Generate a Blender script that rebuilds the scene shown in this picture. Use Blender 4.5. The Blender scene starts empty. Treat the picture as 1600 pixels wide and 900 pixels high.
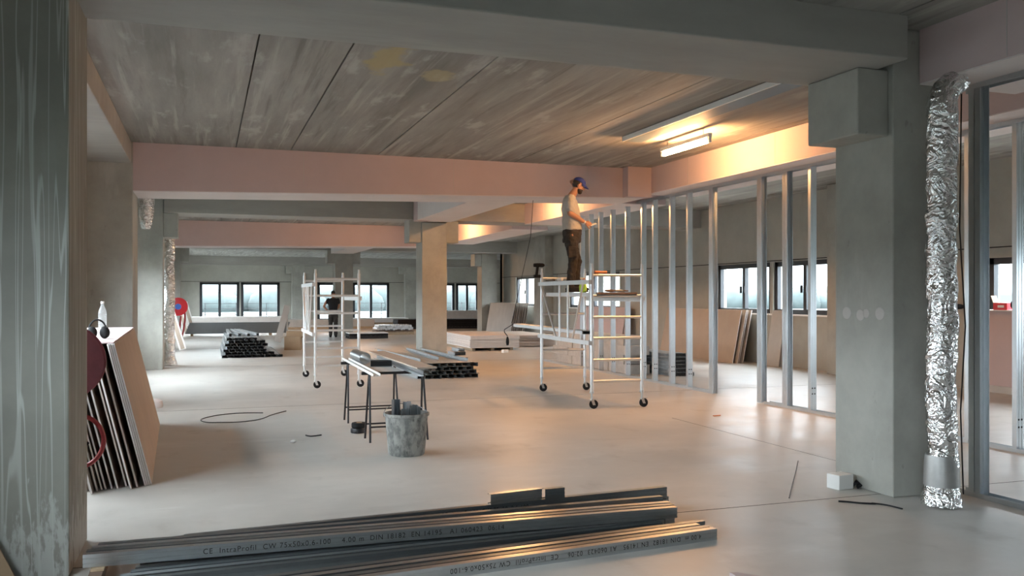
import bpy, bmesh, math, random
from mathutils import Vector, Matrix, Euler
random.seed(7)
C = bpy.context.scene.collection
R = math.radians

# ------------------------------------------------------------------ camera, world, exposure
FPX, HC = 1375.0, 1.65
YAW = math.atan(480 / FPX)
cam = bpy.data.objects.new('camera', bpy.data.cameras.new('camera'))
C.objects.link(cam)
cam.location = (0, 0, HC)
cam.rotation_euler = (math.pi / 2, 0, -YAW)
cam.data.sensor_width = 36
cam.data.lens = FPX / 1600 * 36
cam.data.shift_y = 12 / 1600
cam.data.clip_end = 800
S = bpy.context.scene
S.camera = cam
S.view_settings.view_transform = 'Standard'
S.view_settings.look = 'None'
S.view_settings.exposure = 0.2
S.view_settings.gamma = 1
S.view_settings.use_curve_mapping = False
S.cycles.use_denoising = True
S.cycles.max_bounces = 14
S.cycles.diffuse_bounces = 8
S.cycles.glossy_bounces = 5
S.cycles.transparent_max_bounces = 16
S.cycles.sample_clamp_indirect = 8
SKY = 27.0          # overcast daylight
TUBE = 340.0         # warm fluorescent tubes

w = bpy.data.worlds.new('sky')
S.world = w
w.use_nodes = True
nt = w.node_tree
nt.nodes.clear()
tc = nt.nodes.new('ShaderNodeTexCoord')
sx = nt.nodes.new('ShaderNodeSeparateXYZ')
rp = nt.nodes.new('ShaderNodeValToRGB')
bg = nt.nodes.new('ShaderNodeBackground')
ou = nt.nodes.new('ShaderNodeOutputWorld')
nt.links.new(tc.outputs['Generated'], sx.inputs[0])
nt.links.new(sx.outputs['Z'], rp.inputs[0])
e = rp.color_ramp.elements
e[0].position, e[0].color = 0.0, (0.032, 0.038, 0.041, 1)
e[1].position, e[1].color = 0.7, (0.87, 0.945, 1.0, 1)
k = rp.color_ramp.elements.new(0.10); k.color = (0.50, 0.545, 0.585, 1)
nt.links.new(rp.outputs[0], bg.inputs[0])
bg.inputs[1].default_value = SKY
nt.links.new(bg.outputs[0], ou.inputs[0])


# ------------------------------------------------------------------ helpers
def P(x, y, t):
    """photo pixel at depth t along the view axis -> place in the building"""
    s, c = math.sin(YAW), math.cos(YAW)
    a, b = (x - 800) / FPX, (462 - y) / FPX
    return Vector(((s + a * c) * t, (c - a * s) * t, HC + b * t))


def FL(x, y, z=0.0):
    return P(x, y, (HC - z) * FPX / (y - 462))


class MB:
    def __init__(self):
        self.bm = bmesh.new()

    def poly(self, vs, fs):
        v = [self.bm.verts.new(p) for p in vs]
        for f in fs:
            try:
                self.bm.faces.new([v[i] for i in f])
            except ValueError:
                pass
        return self

    def box(self, x0, y0, z0, x1, y1, z1):
        vs = [(x, y, z) for z in (z0, z1) for y in (y0, y1) for x in (x0, x1)]
        return self.poly(vs, [(0, 2, 3, 1), (4, 5, 7, 6), (0, 1, 5, 4), (2, 6, 7, 3), (0, 4, 6, 2), (1, 3, 7, 5)])

    def hexa(self, a, b):
        """a, b: four corners each, same winding"""
        return self.poly(list(a) + list(b), [(3, 2, 1, 0), (4, 5, 6, 7), (0, 1, 5, 4), (1, 2, 6, 5), (2, 3, 7, 6), (3, 0, 4, 7)])

    def bar(self, p0, p1, w, h, up=(0, 0, 1)):
        p0, p1 = Vector(p0), Vector(p1)
        d = (p1 - p0).normalized()
        u = Vector(up)
        if abs(d.dot(u)) > 0.98:
            u = Vector((0, 1, 0))
        s = d.cross(u).normalized() * w / 2
        u = s.cross(d).normalized() * h / 2
        q = [-s - u, s - u, s + u, -s + u]
        return self.hexa([p0 + k for k in q], [p1 + k for k in q])

    def tube(self, pts, r, n=10, cap=True):
        pts = [Vector(p) for p in pts]
        rs = list(r) if isinstance(r, (list, tuple)) else [r] * len(pts)
        rings = []
        u = None
        for i, p in enumerate(pts):
            a = pts[max(i - 1, 0)]
            b = pts[min(i + 1, len(pts) - 1)]
            d = (b - a).normalized()
            if u is None:
                u = d.orthogonal().normalized()
            u = (u - d * u.dot(d))
            u = u.normalized() if u.length > 1e-6 else d.orthogonal().normalized()
            v = d.cross(u)
            rings.append([self.bm.verts.new(p + (u * math.cos(2 * math.pi * k / n) + v * math.sin(2 * math.pi * k / n)) * rs[i]) for k in range(n)])
        for i in range(len(rings) - 1):
            for k in range(n):
                self.bm.faces.new((rings[i][k], rings[i][(k + 1) % n], rings[i + 1][(k + 1) % n], rings[i + 1][k]))
        if cap:
            self.bm.faces.new(list(reversed(rings[0])))
            self.bm.faces.new(rings[-1])
        return self

    def lathe(self, prof, c=(0, 0, 0), n=28, axis='z', close=False):
        """prof: (radius, height) list"""
        c = Vector(c)
        rings = []
        for r, h in prof:
            ring = []
            for k in range(n):
                a = 2 * math.pi * k / n
                if axis == 'z':
                    p = Vector((r * math.cos(a), r * math.sin(a), h))
                elif axis == 'y':
                    p = Vector((r * math.cos(a), h, r * math.sin(a)))
                else:
                    p = Vector((h, r * math.cos(a), r * math.sin(a)))
                ring.append(self.bm.verts.new(c + p))
            rings.append(ring)
        m = len(rings)
        for i in range(m if close else m - 1):
            A, B = rings[i], rings[(i + 1) % m]
            for k in range(n):
                self.bm.faces.new((A[k], A[(k + 1) % n], B[(k + 1) % n], B[k]))
        if not close:
            if prof[0][0] > 1e-4:
                self.bm.faces.new(rings[0])
            if prof[-1][0] > 1e-4:
                self.bm.faces.new(rings[-1])
        return self

    def ell(self, c, r, rot=None, sub=3):
        g = bmesh.ops.create_icosphere(self.bm, subdivisions=sub, radius=1)
        M = Matrix.Translation(Vector(c)) @ (rot.to_4x4() if rot else Matrix()) @ Matrix.Diagonal((r[0], r[1], r[2], 1))
        bmesh.ops.transform(self.bm, matrix=M, verts=g['verts'])
        return self

    def loft(self, secs, n=20):
        """secs: (cx, cy, cz, rx, ry) ellipses in level planes"""
        rings = []
        for cx, cy, cz, rx, ry in secs:
            rings.append([self.bm.verts.new((cx + rx * math.cos(2 * math.pi * k / n), cy + ry * math.sin(2 * math.pi * k / n), cz)) for k in range(n)])
        for i in range(len(rings) - 1):
            for k in range(n):
                self.bm.faces.new((rings[i][k], rings[i][(k + 1) % n], rings[i + 1][(k + 1) % n], rings[i + 1][k]))
        self.bm.faces.new(list(reversed(rings[0])))
        self.bm.faces.new(rings[-1])
        return self

    def xf(self, M):
        bmesh.ops.transform(self.bm, matrix=M, verts=self.bm.verts[:])
        return self

    def mesh(self, name, mat, smooth=False, normals=True):
        if normals:
            bmesh.ops.recalc_face_normals(self.bm, faces=self.bm.faces[:])
        me = bpy.data.meshes.new(name)
        self.bm.to_mesh(me)
        self.bm.free()
        if mat:
            me.materials.append(mat)
        if smooth:
            me.polygons.foreach_set('use_smooth', [True] * len(me.polygons))
            try:
                me.set_sharp_from_angle(angle=R(40))
            except Exception:
                pass
        return me

    def build(self, name, mat, parent=None, loc=None, rot=None, smooth=False, bevel=0):
        o = bpy.data.objects.new(name, self.mesh(name, mat, smooth))
        C.objects.link(o)
        if parent:
            o.parent = parent
        if loc is not None:
            o.location = loc
        if rot is not None:
            o.rotation_euler = rot
        if bevel:
            m = o.modifiers.new('edge', 'BEVEL')
            m.width = bevel
            m.segments = 2
            m.limit_method = 'ANGLE'
        return o


def tag(o, label, cat, group=None, kind=None):
    o['label'] = label
    o['category'] = cat
    if group:
        o['group'] = group
    if kind:
        o['kind'] = kind
    return o


def thing(name, label, cat, loc=(0, 0, 0), rz=0.0, group=None):
    o = bpy.data.objects.new(name, None)
    C.objects.link(o)
    o.empty_display_size = 0.1
    o.location = loc
    o.rotation_euler = (0, 0, rz)
    return tag(o, label, cat, group)


def struct(o, label, cat='building'):
    o['kind'] = 'structure'
    o['label'] = label
    o['category'] = cat
    return o


def dup(root, loc, rz=None, label=None, group=None, rot=None, scale=None):
    r = root.copy()
    C.objects.link(r)
    r.location = loc
    if rz is not None:
        r.rotation_euler = (0, 0, rz)
    if rot is not None:
        r.rotation_euler = rot
    if scale is not None:
        r.scale = scale
    if label:
        r['label'] = label
    if group:
        r['group'] = group
    for ch in list(root.children):
        c = ch.copy()
        C.objects.link(c)
        c.parent = r
        for g in ch.children:
            d = g.copy()
            C.objects.link(d)
            d.parent = c
    return r


# ------------------------------------------------------------------ materials
def mat(name, col, rough=0.7, metal=0.0, var=0.12, scale=4.0, stretch=(1, 1, 1), bump=0.0, bscale=40.0, detail=6, spec=0.5, rvar=0.0, col2=None):
    m = bpy.data.materials.new(name)
    m.use_nodes = True
    t = m.node_tree
    b = t.nodes['Principled BSDF']
    b.inputs['Roughness'].default_value = rough
    b.inputs['Metallic'].default_value = metal
    b.inputs['Specular IOR Level'].default_value = spec
    tc = t.nodes.new('ShaderNodeTexCoord')
    mp = t.nodes.new('ShaderNodeMapping')
    mp.inputs['Scale'].default_value = stretch
    t.links.new(tc.outputs['Object'], mp.inputs[0])
    nz = t.nodes.new('ShaderNodeTexNoise')
    nz.inputs['Scale'].default_value = scale
    nz.inputs['Detail'].default_value = detail
    nz.inputs['Roughness'].default_value = 0.65
    t.links.new(mp.outputs[0], nz.inputs['Vector'])
    rr = t.nodes.new('ShaderNodeValToRGB')
    a = col
    c2 = col2 or tuple(min(1, v * (1 + var)) for v in col)
    c1 = tuple(v * (1 - var) for v in col)
    rr.color_ramp.elements[0].position = 0.3
    rr.color_ramp.elements[1].position = 0.7
    rr.color_ramp.elements[0].color = (*c1, 1)
    rr.color_ramp.elements[1].color = (*c2, 1)
    t.links.new(nz.outputs['Fac'], rr.inputs[0])
    t.links.new(rr.outputs[0], b.inputs['Base Color'])
    if rvar:
        mr = t.nodes.new('ShaderNodeMapRange')
        mr.inputs[1].default_value, mr.inputs[2].default_value = 0.3, 0.7
        mr.inputs[3].default_value, mr.inputs[4].default_value = rough - rvar, rough + rvar
        t.links.new(nz.outputs['Fac'], mr.inputs[0])
        t.links.new(mr.outputs[0], b.inputs['Roughness'])
    if bump:
        n2 = t.nodes.new('ShaderNodeTexNoise')
        n2.inputs['Scale'].default_value = bscale
        n2.inputs['Detail'].default_value = 4
        t.links.new(mp.outputs[0], n2.inputs['Vector'])
        bp = t.nodes.new('ShaderNodeBump')
        bp.inputs['Strength'].default_value = bump
        bp.inputs['Distance'].default_value = 0.01
        t.links.new(n2.outputs['Fac'], bp.inputs['Height'])
        t.links.new(bp.outputs[0], b.inputs['Normal'])
    m['ramp'] = rr.name
    return m


def layer(m, col, scale, stretch=(1, 1, 1), lo=0.55, hi=0.65, amount=1.0, loc=(0, 0, 0), zfade=None, box=None, ridge=False):
    """lay a second, blotchy or streaky colour over a material; box = (centre, half-size) keeps it to one place"""
    t = m.node_tree
    b = t.nodes['Principled BSDF']
    src = b.inputs['Base Color'].links[0].from_socket
    tc = t.nodes.new('ShaderNodeTexCoord')
    mp = t.nodes.new('ShaderNodeMapping')
    mp.inputs['Scale'].default_value = stretch
    mp.inputs['Location'].default_value = loc
    nz = t.nodes.new('ShaderNodeTexNoise')
    nz.inputs['Scale'].default_value = scale
    nz.inputs['Detail'].default_value = 7
    nz.inputs['Roughness'].default_value = 0.6
    t.links.new(tc.outputs['Object'], mp.inputs[0])
    t.links.new(mp.outputs[0], nz.inputs['Vector'])
    mr = t.nodes.new('ShaderNodeMapRange')
    mr.interpolation_type = 'SMOOTHSTEP'
    mr.inputs[1].default_value, mr.inputs[2].default_value = lo, hi
    mr.inputs[3].default_value, mr.inputs[4].default_value = 0, amount
    fac = nz.outputs['Fac']
    if ridge:      # thin lines where the noise crosses its middle
        sb = t.nodes.new('ShaderNodeMath'); sb.operation = 'SUBTRACT'; sb.inputs[1].default_value = 0.5
        ab = t.nodes.new('ShaderNodeMath'); ab.operation = 'ABSOLUTE'
        nz.inputs['Detail'].default_value = 2
        t.links.new(fac, sb.inputs[0]); t.links.new(sb.outputs[0], ab.inputs[0])
        fac = ab.outputs[0]
    if zfade:      # more of the layer below a height (splashes, drips)
        sp = t.nodes.new('ShaderNodeSeparateXYZ')
        t.links.new(tc.outputs['Object'], sp.inputs[0])
        z = t.nodes.new('ShaderNodeMapRange')
        z.inputs[1].default_value, z.inputs[2].default_value = zfade[0], zfade[1]
        z.inputs[3].default_value, z.inputs[4].default_value = zfade[2], 0
        t.links.new(sp.outputs['Z'], z.inputs[0])
        ad = t.nodes.new('ShaderNodeMath')
        t.links.new(fac, ad.inputs[0])
        t.links.new(z.outputs[0], ad.inputs[1])
        fac = ad.outputs[0]
    if box:
        m2 = t.nodes.new('ShaderNodeMapping')
        m2.vector_type = 'POINT'
        m2.inputs['Location'].default_value = [-box[0][i] / box[1][i] for i in range(3)]
        m2.inputs['Scale'].default_value = [1 / v for v in box[1]]
        t.links.new(tc.outputs['Object'], m2.inputs[0])
        ln = t.nodes.new('ShaderNodeVectorMath')
        ln.operation = 'LENGTH'
        t.links.new(m2.outputs[0], ln.inputs[0])
        q = t.nodes.new('ShaderNodeMapRange')
        q.inputs[1].default_value, q.inputs[2].default_value = 0.2, 1.0
        q.inputs[3].default_value, q.inputs[4].default_value = 0.25, -0.4
        t.links.new(ln.outputs['Value'], q.inputs[0])
        ad = t.nodes.new('ShaderNodeMath')
        t.links.new(fac, ad.inputs[0])
        t.links.new(q.outputs[0], ad.inputs[1])
        fac = ad.outputs[0]
    t.links.new(fac, mr.inputs[0])
    mx = t.nodes.new('ShaderNodeMix')
    mx.data_type = 'RGBA'
    t.links.new(mr.outputs[0], mx.inputs[0])
    t.links.new(src, mx.inputs[6])
    mx.inputs[7].default_value = (*col, 1)
    t.links.new(mx.outputs[2], b.inputs['Base Color'])
    return m


CONC = mat('cast_concrete', (0.355, 0.355, 0.32), 0.75, var=0.16, scale=1.6, bump=0.15, bscale=25)
layer(CONC, (0.45, 0.45, 0.415), 3.0, (1, 1, 0.25), 0.56, 0.75, 0.6)
layer(CONC, (0.2, 0.195, 0.17), 9.0, (1, 1, 0.6), 0.66, 0.75, 0.5)
PILLAR = mat('dripped_concrete', (0.215, 0.215, 0.19), 0.75, var=0.16, scale=1.3, bump=0.15, bscale=25)
layer(PILLAR, (0.33, 0.335, 0.31), 4.0, (1, 1, 0.10), 0.60, 0.72, 0.25)
layer(PILLAR, (0.42, 0.435, 0.41), 5.0, (1.6, 1.6, 0.05), 0.012, 0.003, 0.7, ridge=True)
layer(PILLAR, (0.40, 0.41, 0.385), 3.2, (2, 2, 0.04), 0.012, 0.003, 0.6, loc=(5, 2, 1), ridge=True)
layer(PILLAR, (0.40, 0.41, 0.39), 16.0, (1, 1, 0.3), 0.70, 0.80, 0.75, zfade=(0.1, 0.75, 0.34))
BEAM = mat('beam_concrete', (0.33, 0.322, 0.297), 0.75, var=0.14, scale=1.3, stretch=(0.3, 1, 1), bump=0.12, bscale=25)
layer(BEAM, (0.44, 0.435, 0.40), 2.2, (0.2, 1, 1), 0.55, 0.75, 0.6)
WALLC = mat('wall_concrete', (0.37, 0.365, 0.325), 0.8, var=0.12, scale=0.9, bump=0.1, bscale=20)
layer(WALLC, (0.28, 0.275, 0.24), 2.0, (1, 1, 0.15), 0.58, 0.75, 0.5)
SLAB = mat('slab_concrete', (0.265, 0.255, 0.232), 0.8, var=0.30, scale=2.4, stretch=(1, 0.12, 1), bump=0.15, bscale=16)
layer(SLAB, (0.45, 0.445, 0.42), 3.4, (1, 0.3, 1), 0.55, 0.70, 0.65)
layer(SLAB, (0.40, 0.385, 0.35), 7.0, (1, 0.035, 1), 0.54, 0.66, 0.7, loc=(8, 0, 0))
layer(SLAB, (0.15, 0.145, 0.13), 5.0, (1, 0.05, 1), 0.55, 0.68, 0.7, loc=(3, 1, 0))
layer(SLAB, (0.40, 0.32, 0.15), 2.6, (1, 1, 1), 0.52, 0.72, 0.8, box=((1.72, 8.6, 3.97), (0.55, 1.1, 1)))
layer(SLAB, (0.42, 0.35, 0.2), 2.6, (1, 1, 1), 0.55, 0.75, 0.7, loc=(4, 0, 0), box=((2.35, 9.1, 3.97), (0.4, 0.7, 1)))
FLOORM = mat('floated_concrete_floor', (0.52, 0.50, 0.47), 0.40, var=0.15, scale=0.7, bump=0.03, bscale=6, rvar=0.1, spec=0.4)
layer(FLOORM, (0.62, 0.605, 0.575), 1.5, (0.5, 1, 1), 0.5, 0.75, 0.7)
layer(FLOORM, (0.40, 0.385, 0.365), 0.9, (0.6, 1.6, 1), 0.56, 0.72, 0.5, loc=(2, 5, 0))
layer(FLOORM, (0.62, 0.61, 0.59), 7.0, (0.25, 1, 1), 0.6, 0.75, 0.5, loc=(1, 2, 0))
layer(FLOORM, (0.38, 0.355, 0.325), 2.3, (1, 0.6, 1), 0.56, 0.74, 0.55)
PINK = mat('pink_plasterboard', (0.52, 0.415, 0.41), 0.85, var=0.05, scale=1.2, bump=0.02)
layer(PINK, (0.40, 0.30, 0.29), 3.0, (1, 1, 1), 0.70, 0.76, 0.4)
PINKP = mat('pale_soffit_board', (0.66, 0.60, 0.585), 0.85, var=0.05, scale=1.2)
BROWN = mat('plasterboard_back_paper', (0.44, 0.36, 0.29), 0.85, var=0.07, scale=1.5)
WHITEB = mat('plasterboard_core', (0.82, 0.80, 0.78), 0.85, var=0.06, scale=6)
GREYB = mat('grey_board', (0.47, 0.455, 0.43), 0.85, var=0.08, scale=2)
GALV = mat('galvanised_steel', (0.58, 0.61, 0.63), 0.30, 1.0, var=0.05, scale=5)
GALVD = mat('dull_galvanised_steel', (0.27, 0.30, 0.32), 0.33, 0.95, var=0.05, scale=5)
STUDP = mat('pile_steel', (0.50, 0.52, 0.53), 0.42, 0.85, var=0.15, scale=9)
ALU = mat('aluminium_tube', (0.72, 0.73, 0.73), 0.38, 0.85, var=0.05, scale=12)
ALUW = mat('white_aluminium', (0.76, 0.77, 0.77), 0.45, 0.4, var=0.05, scale=12)
BLACK = mat('black_rubber', (0.016, 0.016, 0.017), 0.75, var=0.1, spec=0.2)
DARK = mat('black_steel', (0.03, 0.03, 0.033), 0.4, 0.4, var=0.1)
FRAME = mat('anthracite_window_frame', (0.028, 0.032, 0.038), 0.4, 0.2, var=0.1)
WHITEP = mat('white_plastic', (0.78, 0.78, 0.76), 0.45, var=0.03)
WOOD = mat('raw_wood', (0.42, 0.31, 0.20), 0.7, var=0.2, scale=6, stretch=(1, 8, 8))
BROWNW = mat('dark_wood', (0.20, 0.13, 0.09), 0.7, var=0.2, scale=6, stretch=(1, 8, 8))
CARD = mat('cardboard', (0.30, 0.21, 0.13), 0.8, var=0.08, scale=3)
RED = mat('red_enamel', (0.62, 0.02, 0.03), 0.35, var=0.05)
DRED = mat('dusty_dark_red_enamel', (0.25, 0.065, 0.085), 0.5, var=0.15, scale=14)
REDH = mat('red_hose_rubber', (0.33, 0.03, 0.035), 0.5, var=0.08)
BLUE = mat('blue_plastic', (0.05, 0.16, 0.62), 0.4, var=0.05)
LIME = mat('lime_bag', (0.48, 0.75, 0.06), 0.5, var=0.1)
ORNG = mat('orange_plastic', (0.62, 0.19, 0.06), 0.5, var=0.1)
SKIN = mat('skin', (0.44, 0.22, 0.14), 0.55, var=0.08, scale=9)
HAIR = mat('dark_hair', (0.025, 0.016, 0.012), 0.6, var=0.25, scale=40)
SHIRT = mat('grey_cotton', (0.44, 0.42, 0.385), 0.9, var=0.07, scale=5, bump=0.25, bscale=14)
TROU = mat('dark_work_trousers', (0.035, 0.030, 0.027), 0.9, var=0.3, scale=6, bump=0.5, bscale=11)
BLKS = mat('black_cotton', (0.012, 0.012, 0.014), 0.9, var=0.2)
NAVY = mat('blue_cap_cotton', (0.015, 0.035, 0.22), 0.8, var=0.1)
BLOCK = mat('grey_block', (0.44, 0.43, 0.41), 0.9, var=0.1, scale=8)
BUCKET = mat('cement_stained_plastic', (0.15, 0.155, 0.15), 0.75, var=0.2, scale=6)
layer(BUCKET, (0.36, 0.36, 0.335), 14.0, (1, 1, 0.6), 0.36, 0.62, 0.85)
layer(BUCKET, (0.06, 0.06, 0.06), 22.0, (1, 1, 0.7), 0.58, 0.68, 0.7)
GROUND = mat('outside_grass', (0.040, 0.052, 0.050), 0.95, var=0.2, scale=0.15)
HEDGE = mat('distant_hedge', (0.028, 0.038, 0.038), 0.95, var=0.3, scale=0.4)
HOUSE = mat('outside_pink_render', (0.075, 0.045, 0.045), 0.9, var=0.06, scale=1)
HOUSER = mat('outside_metal_roof', (0.045, 0.07, 0.075), 0.9, var=0.06, scale=1)
INK = mat('black_ink', (0.012, 0.012, 0.012), 0.7, var=0.05)
WRAP = mat('clear_film_wrap', (0.62, 0.66, 0.68), 0.2, var=0.2, scale=9, bump=0.6, bscale=20)


def foil_mat():
    m = mat('crumpled_foil', (0.90, 0.90, 0.90), 0.16, 1.0, var=0.1, scale=8)
    t = m.node_tree
    tc = t.nodes.new('ShaderNodeTexCoord')
    b = None
    for sc, st, ds in ((5.0, 0.9, 0.07), (12.0, 0.8, 0.03), (28.0, 0.35, 0.006)):
        n = t.nodes.new('ShaderNodeTexNoise')
        n.inputs['Scale'].default_value = sc
        n.inputs['Detail'].default_value = 2
        n.inputs['Distortion'].default_value = 1.4
        sb = t.nodes.new('ShaderNodeMath'); sb.operation = 'SUBTRACT'; sb.inputs[1].default_value = 0.5
        ab = t.nodes.new('ShaderNodeMath'); ab.operation = 'ABSOLUTE'
        t.links.new(tc.outputs['Object'], n.inputs[0])
        t.links.new(n.outputs['Fac'], sb.inputs[0]); t.links.new(sb.outputs[0], ab.inputs[0])
        p_ = b
        b = t.nodes.new('ShaderNodeBump')
        b.inputs['Strength'].default_value = st
        b.inputs['Distance'].default_value = ds
        t.links.new(ab.outputs[0], b.inputs['Height'])
        if p_:
            t.links.new(p_.outputs[0], b.inputs['Normal'])
    t.links.new(b.outputs[0], t.nodes['Principled BSDF'].inputs['Normal'])
    return m


FOIL = foil_mat()


def glass_mat():
    m = bpy.data.materials.new('window_glass')
    m.use_nodes = True
    t = m.node_tree
    t.nodes.clear()
    tr = t.nodes.new('ShaderNodeBsdfTransparent')
    tr.inputs[0].default_value = (0.965, 0.985, 0.99, 1)
    gl = t.nodes.new('ShaderNodeBsdfGlossy')
    gl.inputs[1].default_value = 0.02
    mx = t.nodes.new('ShaderNodeMixShader')
    o = t.nodes.new('ShaderNodeOutputMaterial')
    mx.inputs[0].default_value = 0.04
    t.links.new(tr.outputs[0], mx.inputs[1])
    t.links.new(gl.outputs[0], mx.inputs[2])
    t.links.new(mx.outputs[0], o.inputs[0])
    return m


GLASS = glass_mat()


def emit(name, col, s):
    m = bpy.data.materials.new(name)
    m.use_nodes = True
    b = m.node_tree.nodes['Principled BSDF']
    b.inputs['Base Color'].default_value = (0.8, 0.8, 0.8, 1)
    b.inputs['Emission Color'].default_value = (*col, 1)
    b.inputs['Emission Strength'].default_value = s
    return m


LAMP = emit('lit_fluorescent_tube', (1.0, 0.50, 0.20), TUBE)

# ------------------------------------------------------------------ structure
XL, XR, YB, YF = -1.75, 12.8, -7.0, 55.0
ZN, ZC = 3.84, 3.98
struct(MB().box(-2.6, YB - 1, -0.3, 20.5, YF + 0.5, 0).build('floor', FLOORM), 'smooth power-floated concrete floor with saw-cut joints', 'floor')
jn = MB()
for y in (-2.0, 5.9, 13.5, 21.5, 29):
    jn.box(-1.7, y, -0.004, 12.7, y + 0.006, 0.0012)
for x in (5.95,):
    jn.box(x, 6.5, -0.004, x + 0.006, 10.5, 0.0012)
struct(jn.build('floor_joint_cut', INK), 'thin dark saw-cut joints across the concrete floor', 'floor joint')

JX = [-2.4, 0.46, 1.3, 2.7, 5.1, 7.5, 9.9, 12.3, 13.5]


def planks(name, y0, y1, z, label):
    m = MB()
    for a, b in zip(JX[:-1], JX[1:]):
        m.box(a + 0.009, y0, z, b - 0.009, y1, z + 0.2)
    m.box(JX[0], y0, z + 0.05, JX[-1], y1, z + 0.25)
    return struct(m.build(name, SLAB), label, 'ceiling')


planks('ceiling', 5.98, 37.6, ZC, 'precast concrete ceiling planks with dark joints, stained and streaked')
planks('ceiling_near', YB - 0.5, 5.98, ZN, 'precast concrete ceiling planks nearest the camera')
m = MB().box(-2.6, 37.6, ZC, 20.5, YF + 0.5, ZC + 0.25)
struct(m.build('ceiling_far', SLAB), 'concrete ceiling over the far end of the hall', 'ceiling')


def wall_with_windows(name, axis, pos, thick, a0, a1, z1, wins, label):
    """a wall lying along y (axis x) or along x (axis y); wins = (start, end, sill, head)"""
    m = MB()

    def bx(u0, u1, za, zb):
        if u1 - u0 < 1e-4 or zb - za < 1e-4:
            return
        if axis == 'x':
            m.box(pos, u0, za, pos + thick, u1, zb)
        else:
            m.box(u0, pos, za, u1, pos + thick, zb)
    u = a0
    for s, e_, zs, zh in sorted(wins):
        bx(u, s, 0, z1)
        bx(s, e_, 0, zs)
        bx(s, e_, zh, z1)
        u = e_
    bx(u, a1, 0, z1)
    return struct(m.build(name, WALLC), label, 'wall')


WN = [0]


def window(axis, pos, s, e_, zs, zh, panes, label, depth=0.07, handle=False, inn=-1, fw=0.055):
    """dark framed window: outer frame, mullions (with a sash to each pane) and panes"""
    WN[0] += 1

    def tr(u, d, z):
        return (pos + d, u, z) if axis == 'x' else (u, pos + d, z)

    def bx(mb, u0, u1, z0, z1, d0, d1):
        a = tr(u0, d0, z0)
        b = tr(u1, d1, z1)
        mb.box(min(a[0], b[0]), min(a[1], b[1]), z0, max(a[0], b[0]), max(a[1], b[1]), z1)
    fr = MB()
    d0, d1 = -depth / 2, depth / 2
    bx(fr, s, e_, zs, zs + fw, d0, d1)
    bx(fr, s, e_, zh - fw, zh, d0, d1)
    bx(fr, s, s + fw, zs, zh, d0, d1)
    bx(fr, e_ - fw, e_, zs, zh, d0, d1)
    o = struct(fr.build('window_%d' % WN[0], FRAME), label, 'window')
    wid = (e_ - s) / panes
    for i in range(panes):
        a, b = s + i * wid, s + (i + 1) * wid
        if i:
            mu = MB()
            bx(mu, a - fw / 2, a + fw / 2, zs + fw, zh - fw, d0, d1)
            mu.build('mullion', FRAME, o)
        g = MB()
        bx(g, a + 0.02, b - 0.02, zs + 0.02, zh - 0.02, -0.004, 0.004)
        g.build('pane', GLASS, o)
        if handle:
            h = MB()
            sd = b - 0.09 if i % 2 == 0 else a + 0.09
            bx(h, sd - 0.012, sd + 0.012, (zs + zh) / 2 - 0.12, (zs + zh) / 2 + 0.05, min(d0 * 1.0, inn * (depth / 2 + 0.05)), max(d0, inn * depth / 2))
            h.build('handle', DARK, o)
    # daylight portal
    L = bpy.data.lights.new('daylight_portal', 'AREA')
    L.shape = 'RECTANGLE'
    L.size, L.size_y = e_ - s, zh - zs
    L.cycles.is_portal = True
    lo = bpy.data.objects.new('daylight_portal', L)
    C.objects.link(lo)
    lo.location = tr((s + e_) / 2, 0.1 * (-inn), (zs + zh) / 2)
    v = Vector((inn, 0, 0)) if axis == 'x' else Vector((0, inn, 0))
    lo.rotation_euler = v.to_track_quat('-Z', 'Y').to_euler()
    return o


def YX(px, X):          # y where the vertical at photo column px meets the plane x = X
    d = P(px, 462, 1)
    return d.y / d.x * X


def XY(px, Y):
    d = P(px, 462, 1)
    return d.x / d.y * Y


# left wall
LW = [(-5.5, -2.0, 0.9, 2.5), (1.6, 4.6, 1.3, 2.55), (6.8, 13.2, 1.3, 2.5), (16.0, 20.6, 1.1, 2.5), (22.4, 28.0, 1.2, 2.5), (30.5, 35.0, 1.3, 2.45), (38.5, 44, 1.0, 2.55), (46, 53, 1.0, 2.55)]  # first strip, unseen behind the camera, is added for back light
wall_with_windows('wall_left', 'x', XL - 0.25, 0.25, YB - 0.25, YF + 0.25, 4.2, LW, 'concrete left outer wall with window strips')
for k, (a, b, c_, d) in enumerate(LW):
    window('x', XL - 0.12, a, b, c_, d, max(2, round((b - a) / 1.3)), 'dark framed window strip in the left wall', inn=1)
# right wall
RW = [(0.5, 5.0, 1.25, 2.45), (6.9, 11.7, 1.3, 2.3), (YX(1307, XR), YX(1207, XR) - 0.02, 1.22, 2.45), (YX(1203, XR), YX(1120, XR), 1.22, 2.45), (26.0, 30.2, 1.22, 2.45), (YX(836, XR), YX(806, XR), 1.22, 2.45)]
wall_with_windows('wall_right', 'x', XR, 0.3, YB - 0.25, 38.3, 4.2, RW, 'concrete right outer wall behind the stud framing')
for k, (a, b, c_, d) in enumerate(RW):
    window('x', XR + 0.1, a, b, c_, d, 2 if k > 1 else 4, 'dark framed window in the right outer wall, %s' % ['behind the camera', 'beside the foil duct', 'next to the corbel column', 'above the leaning brown boards', 'behind the scaffold tower', 'furthest away'][k], depth=0.1, handle=True, inn=-1, fw=0.11 if k in (1, 2, 3) else 0.09)
sl = MB()
for a, b, c_, d in RW[1:]:
    sl.box(XR - 0.05, a - 0.05, c_ - 0.035, XR + 0.06, b + 0.05, c_ - 0.002)
struct(sl.build('trim_1', WHITEB), 'pale sill boards under the right hand windows', 'window sill')
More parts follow.
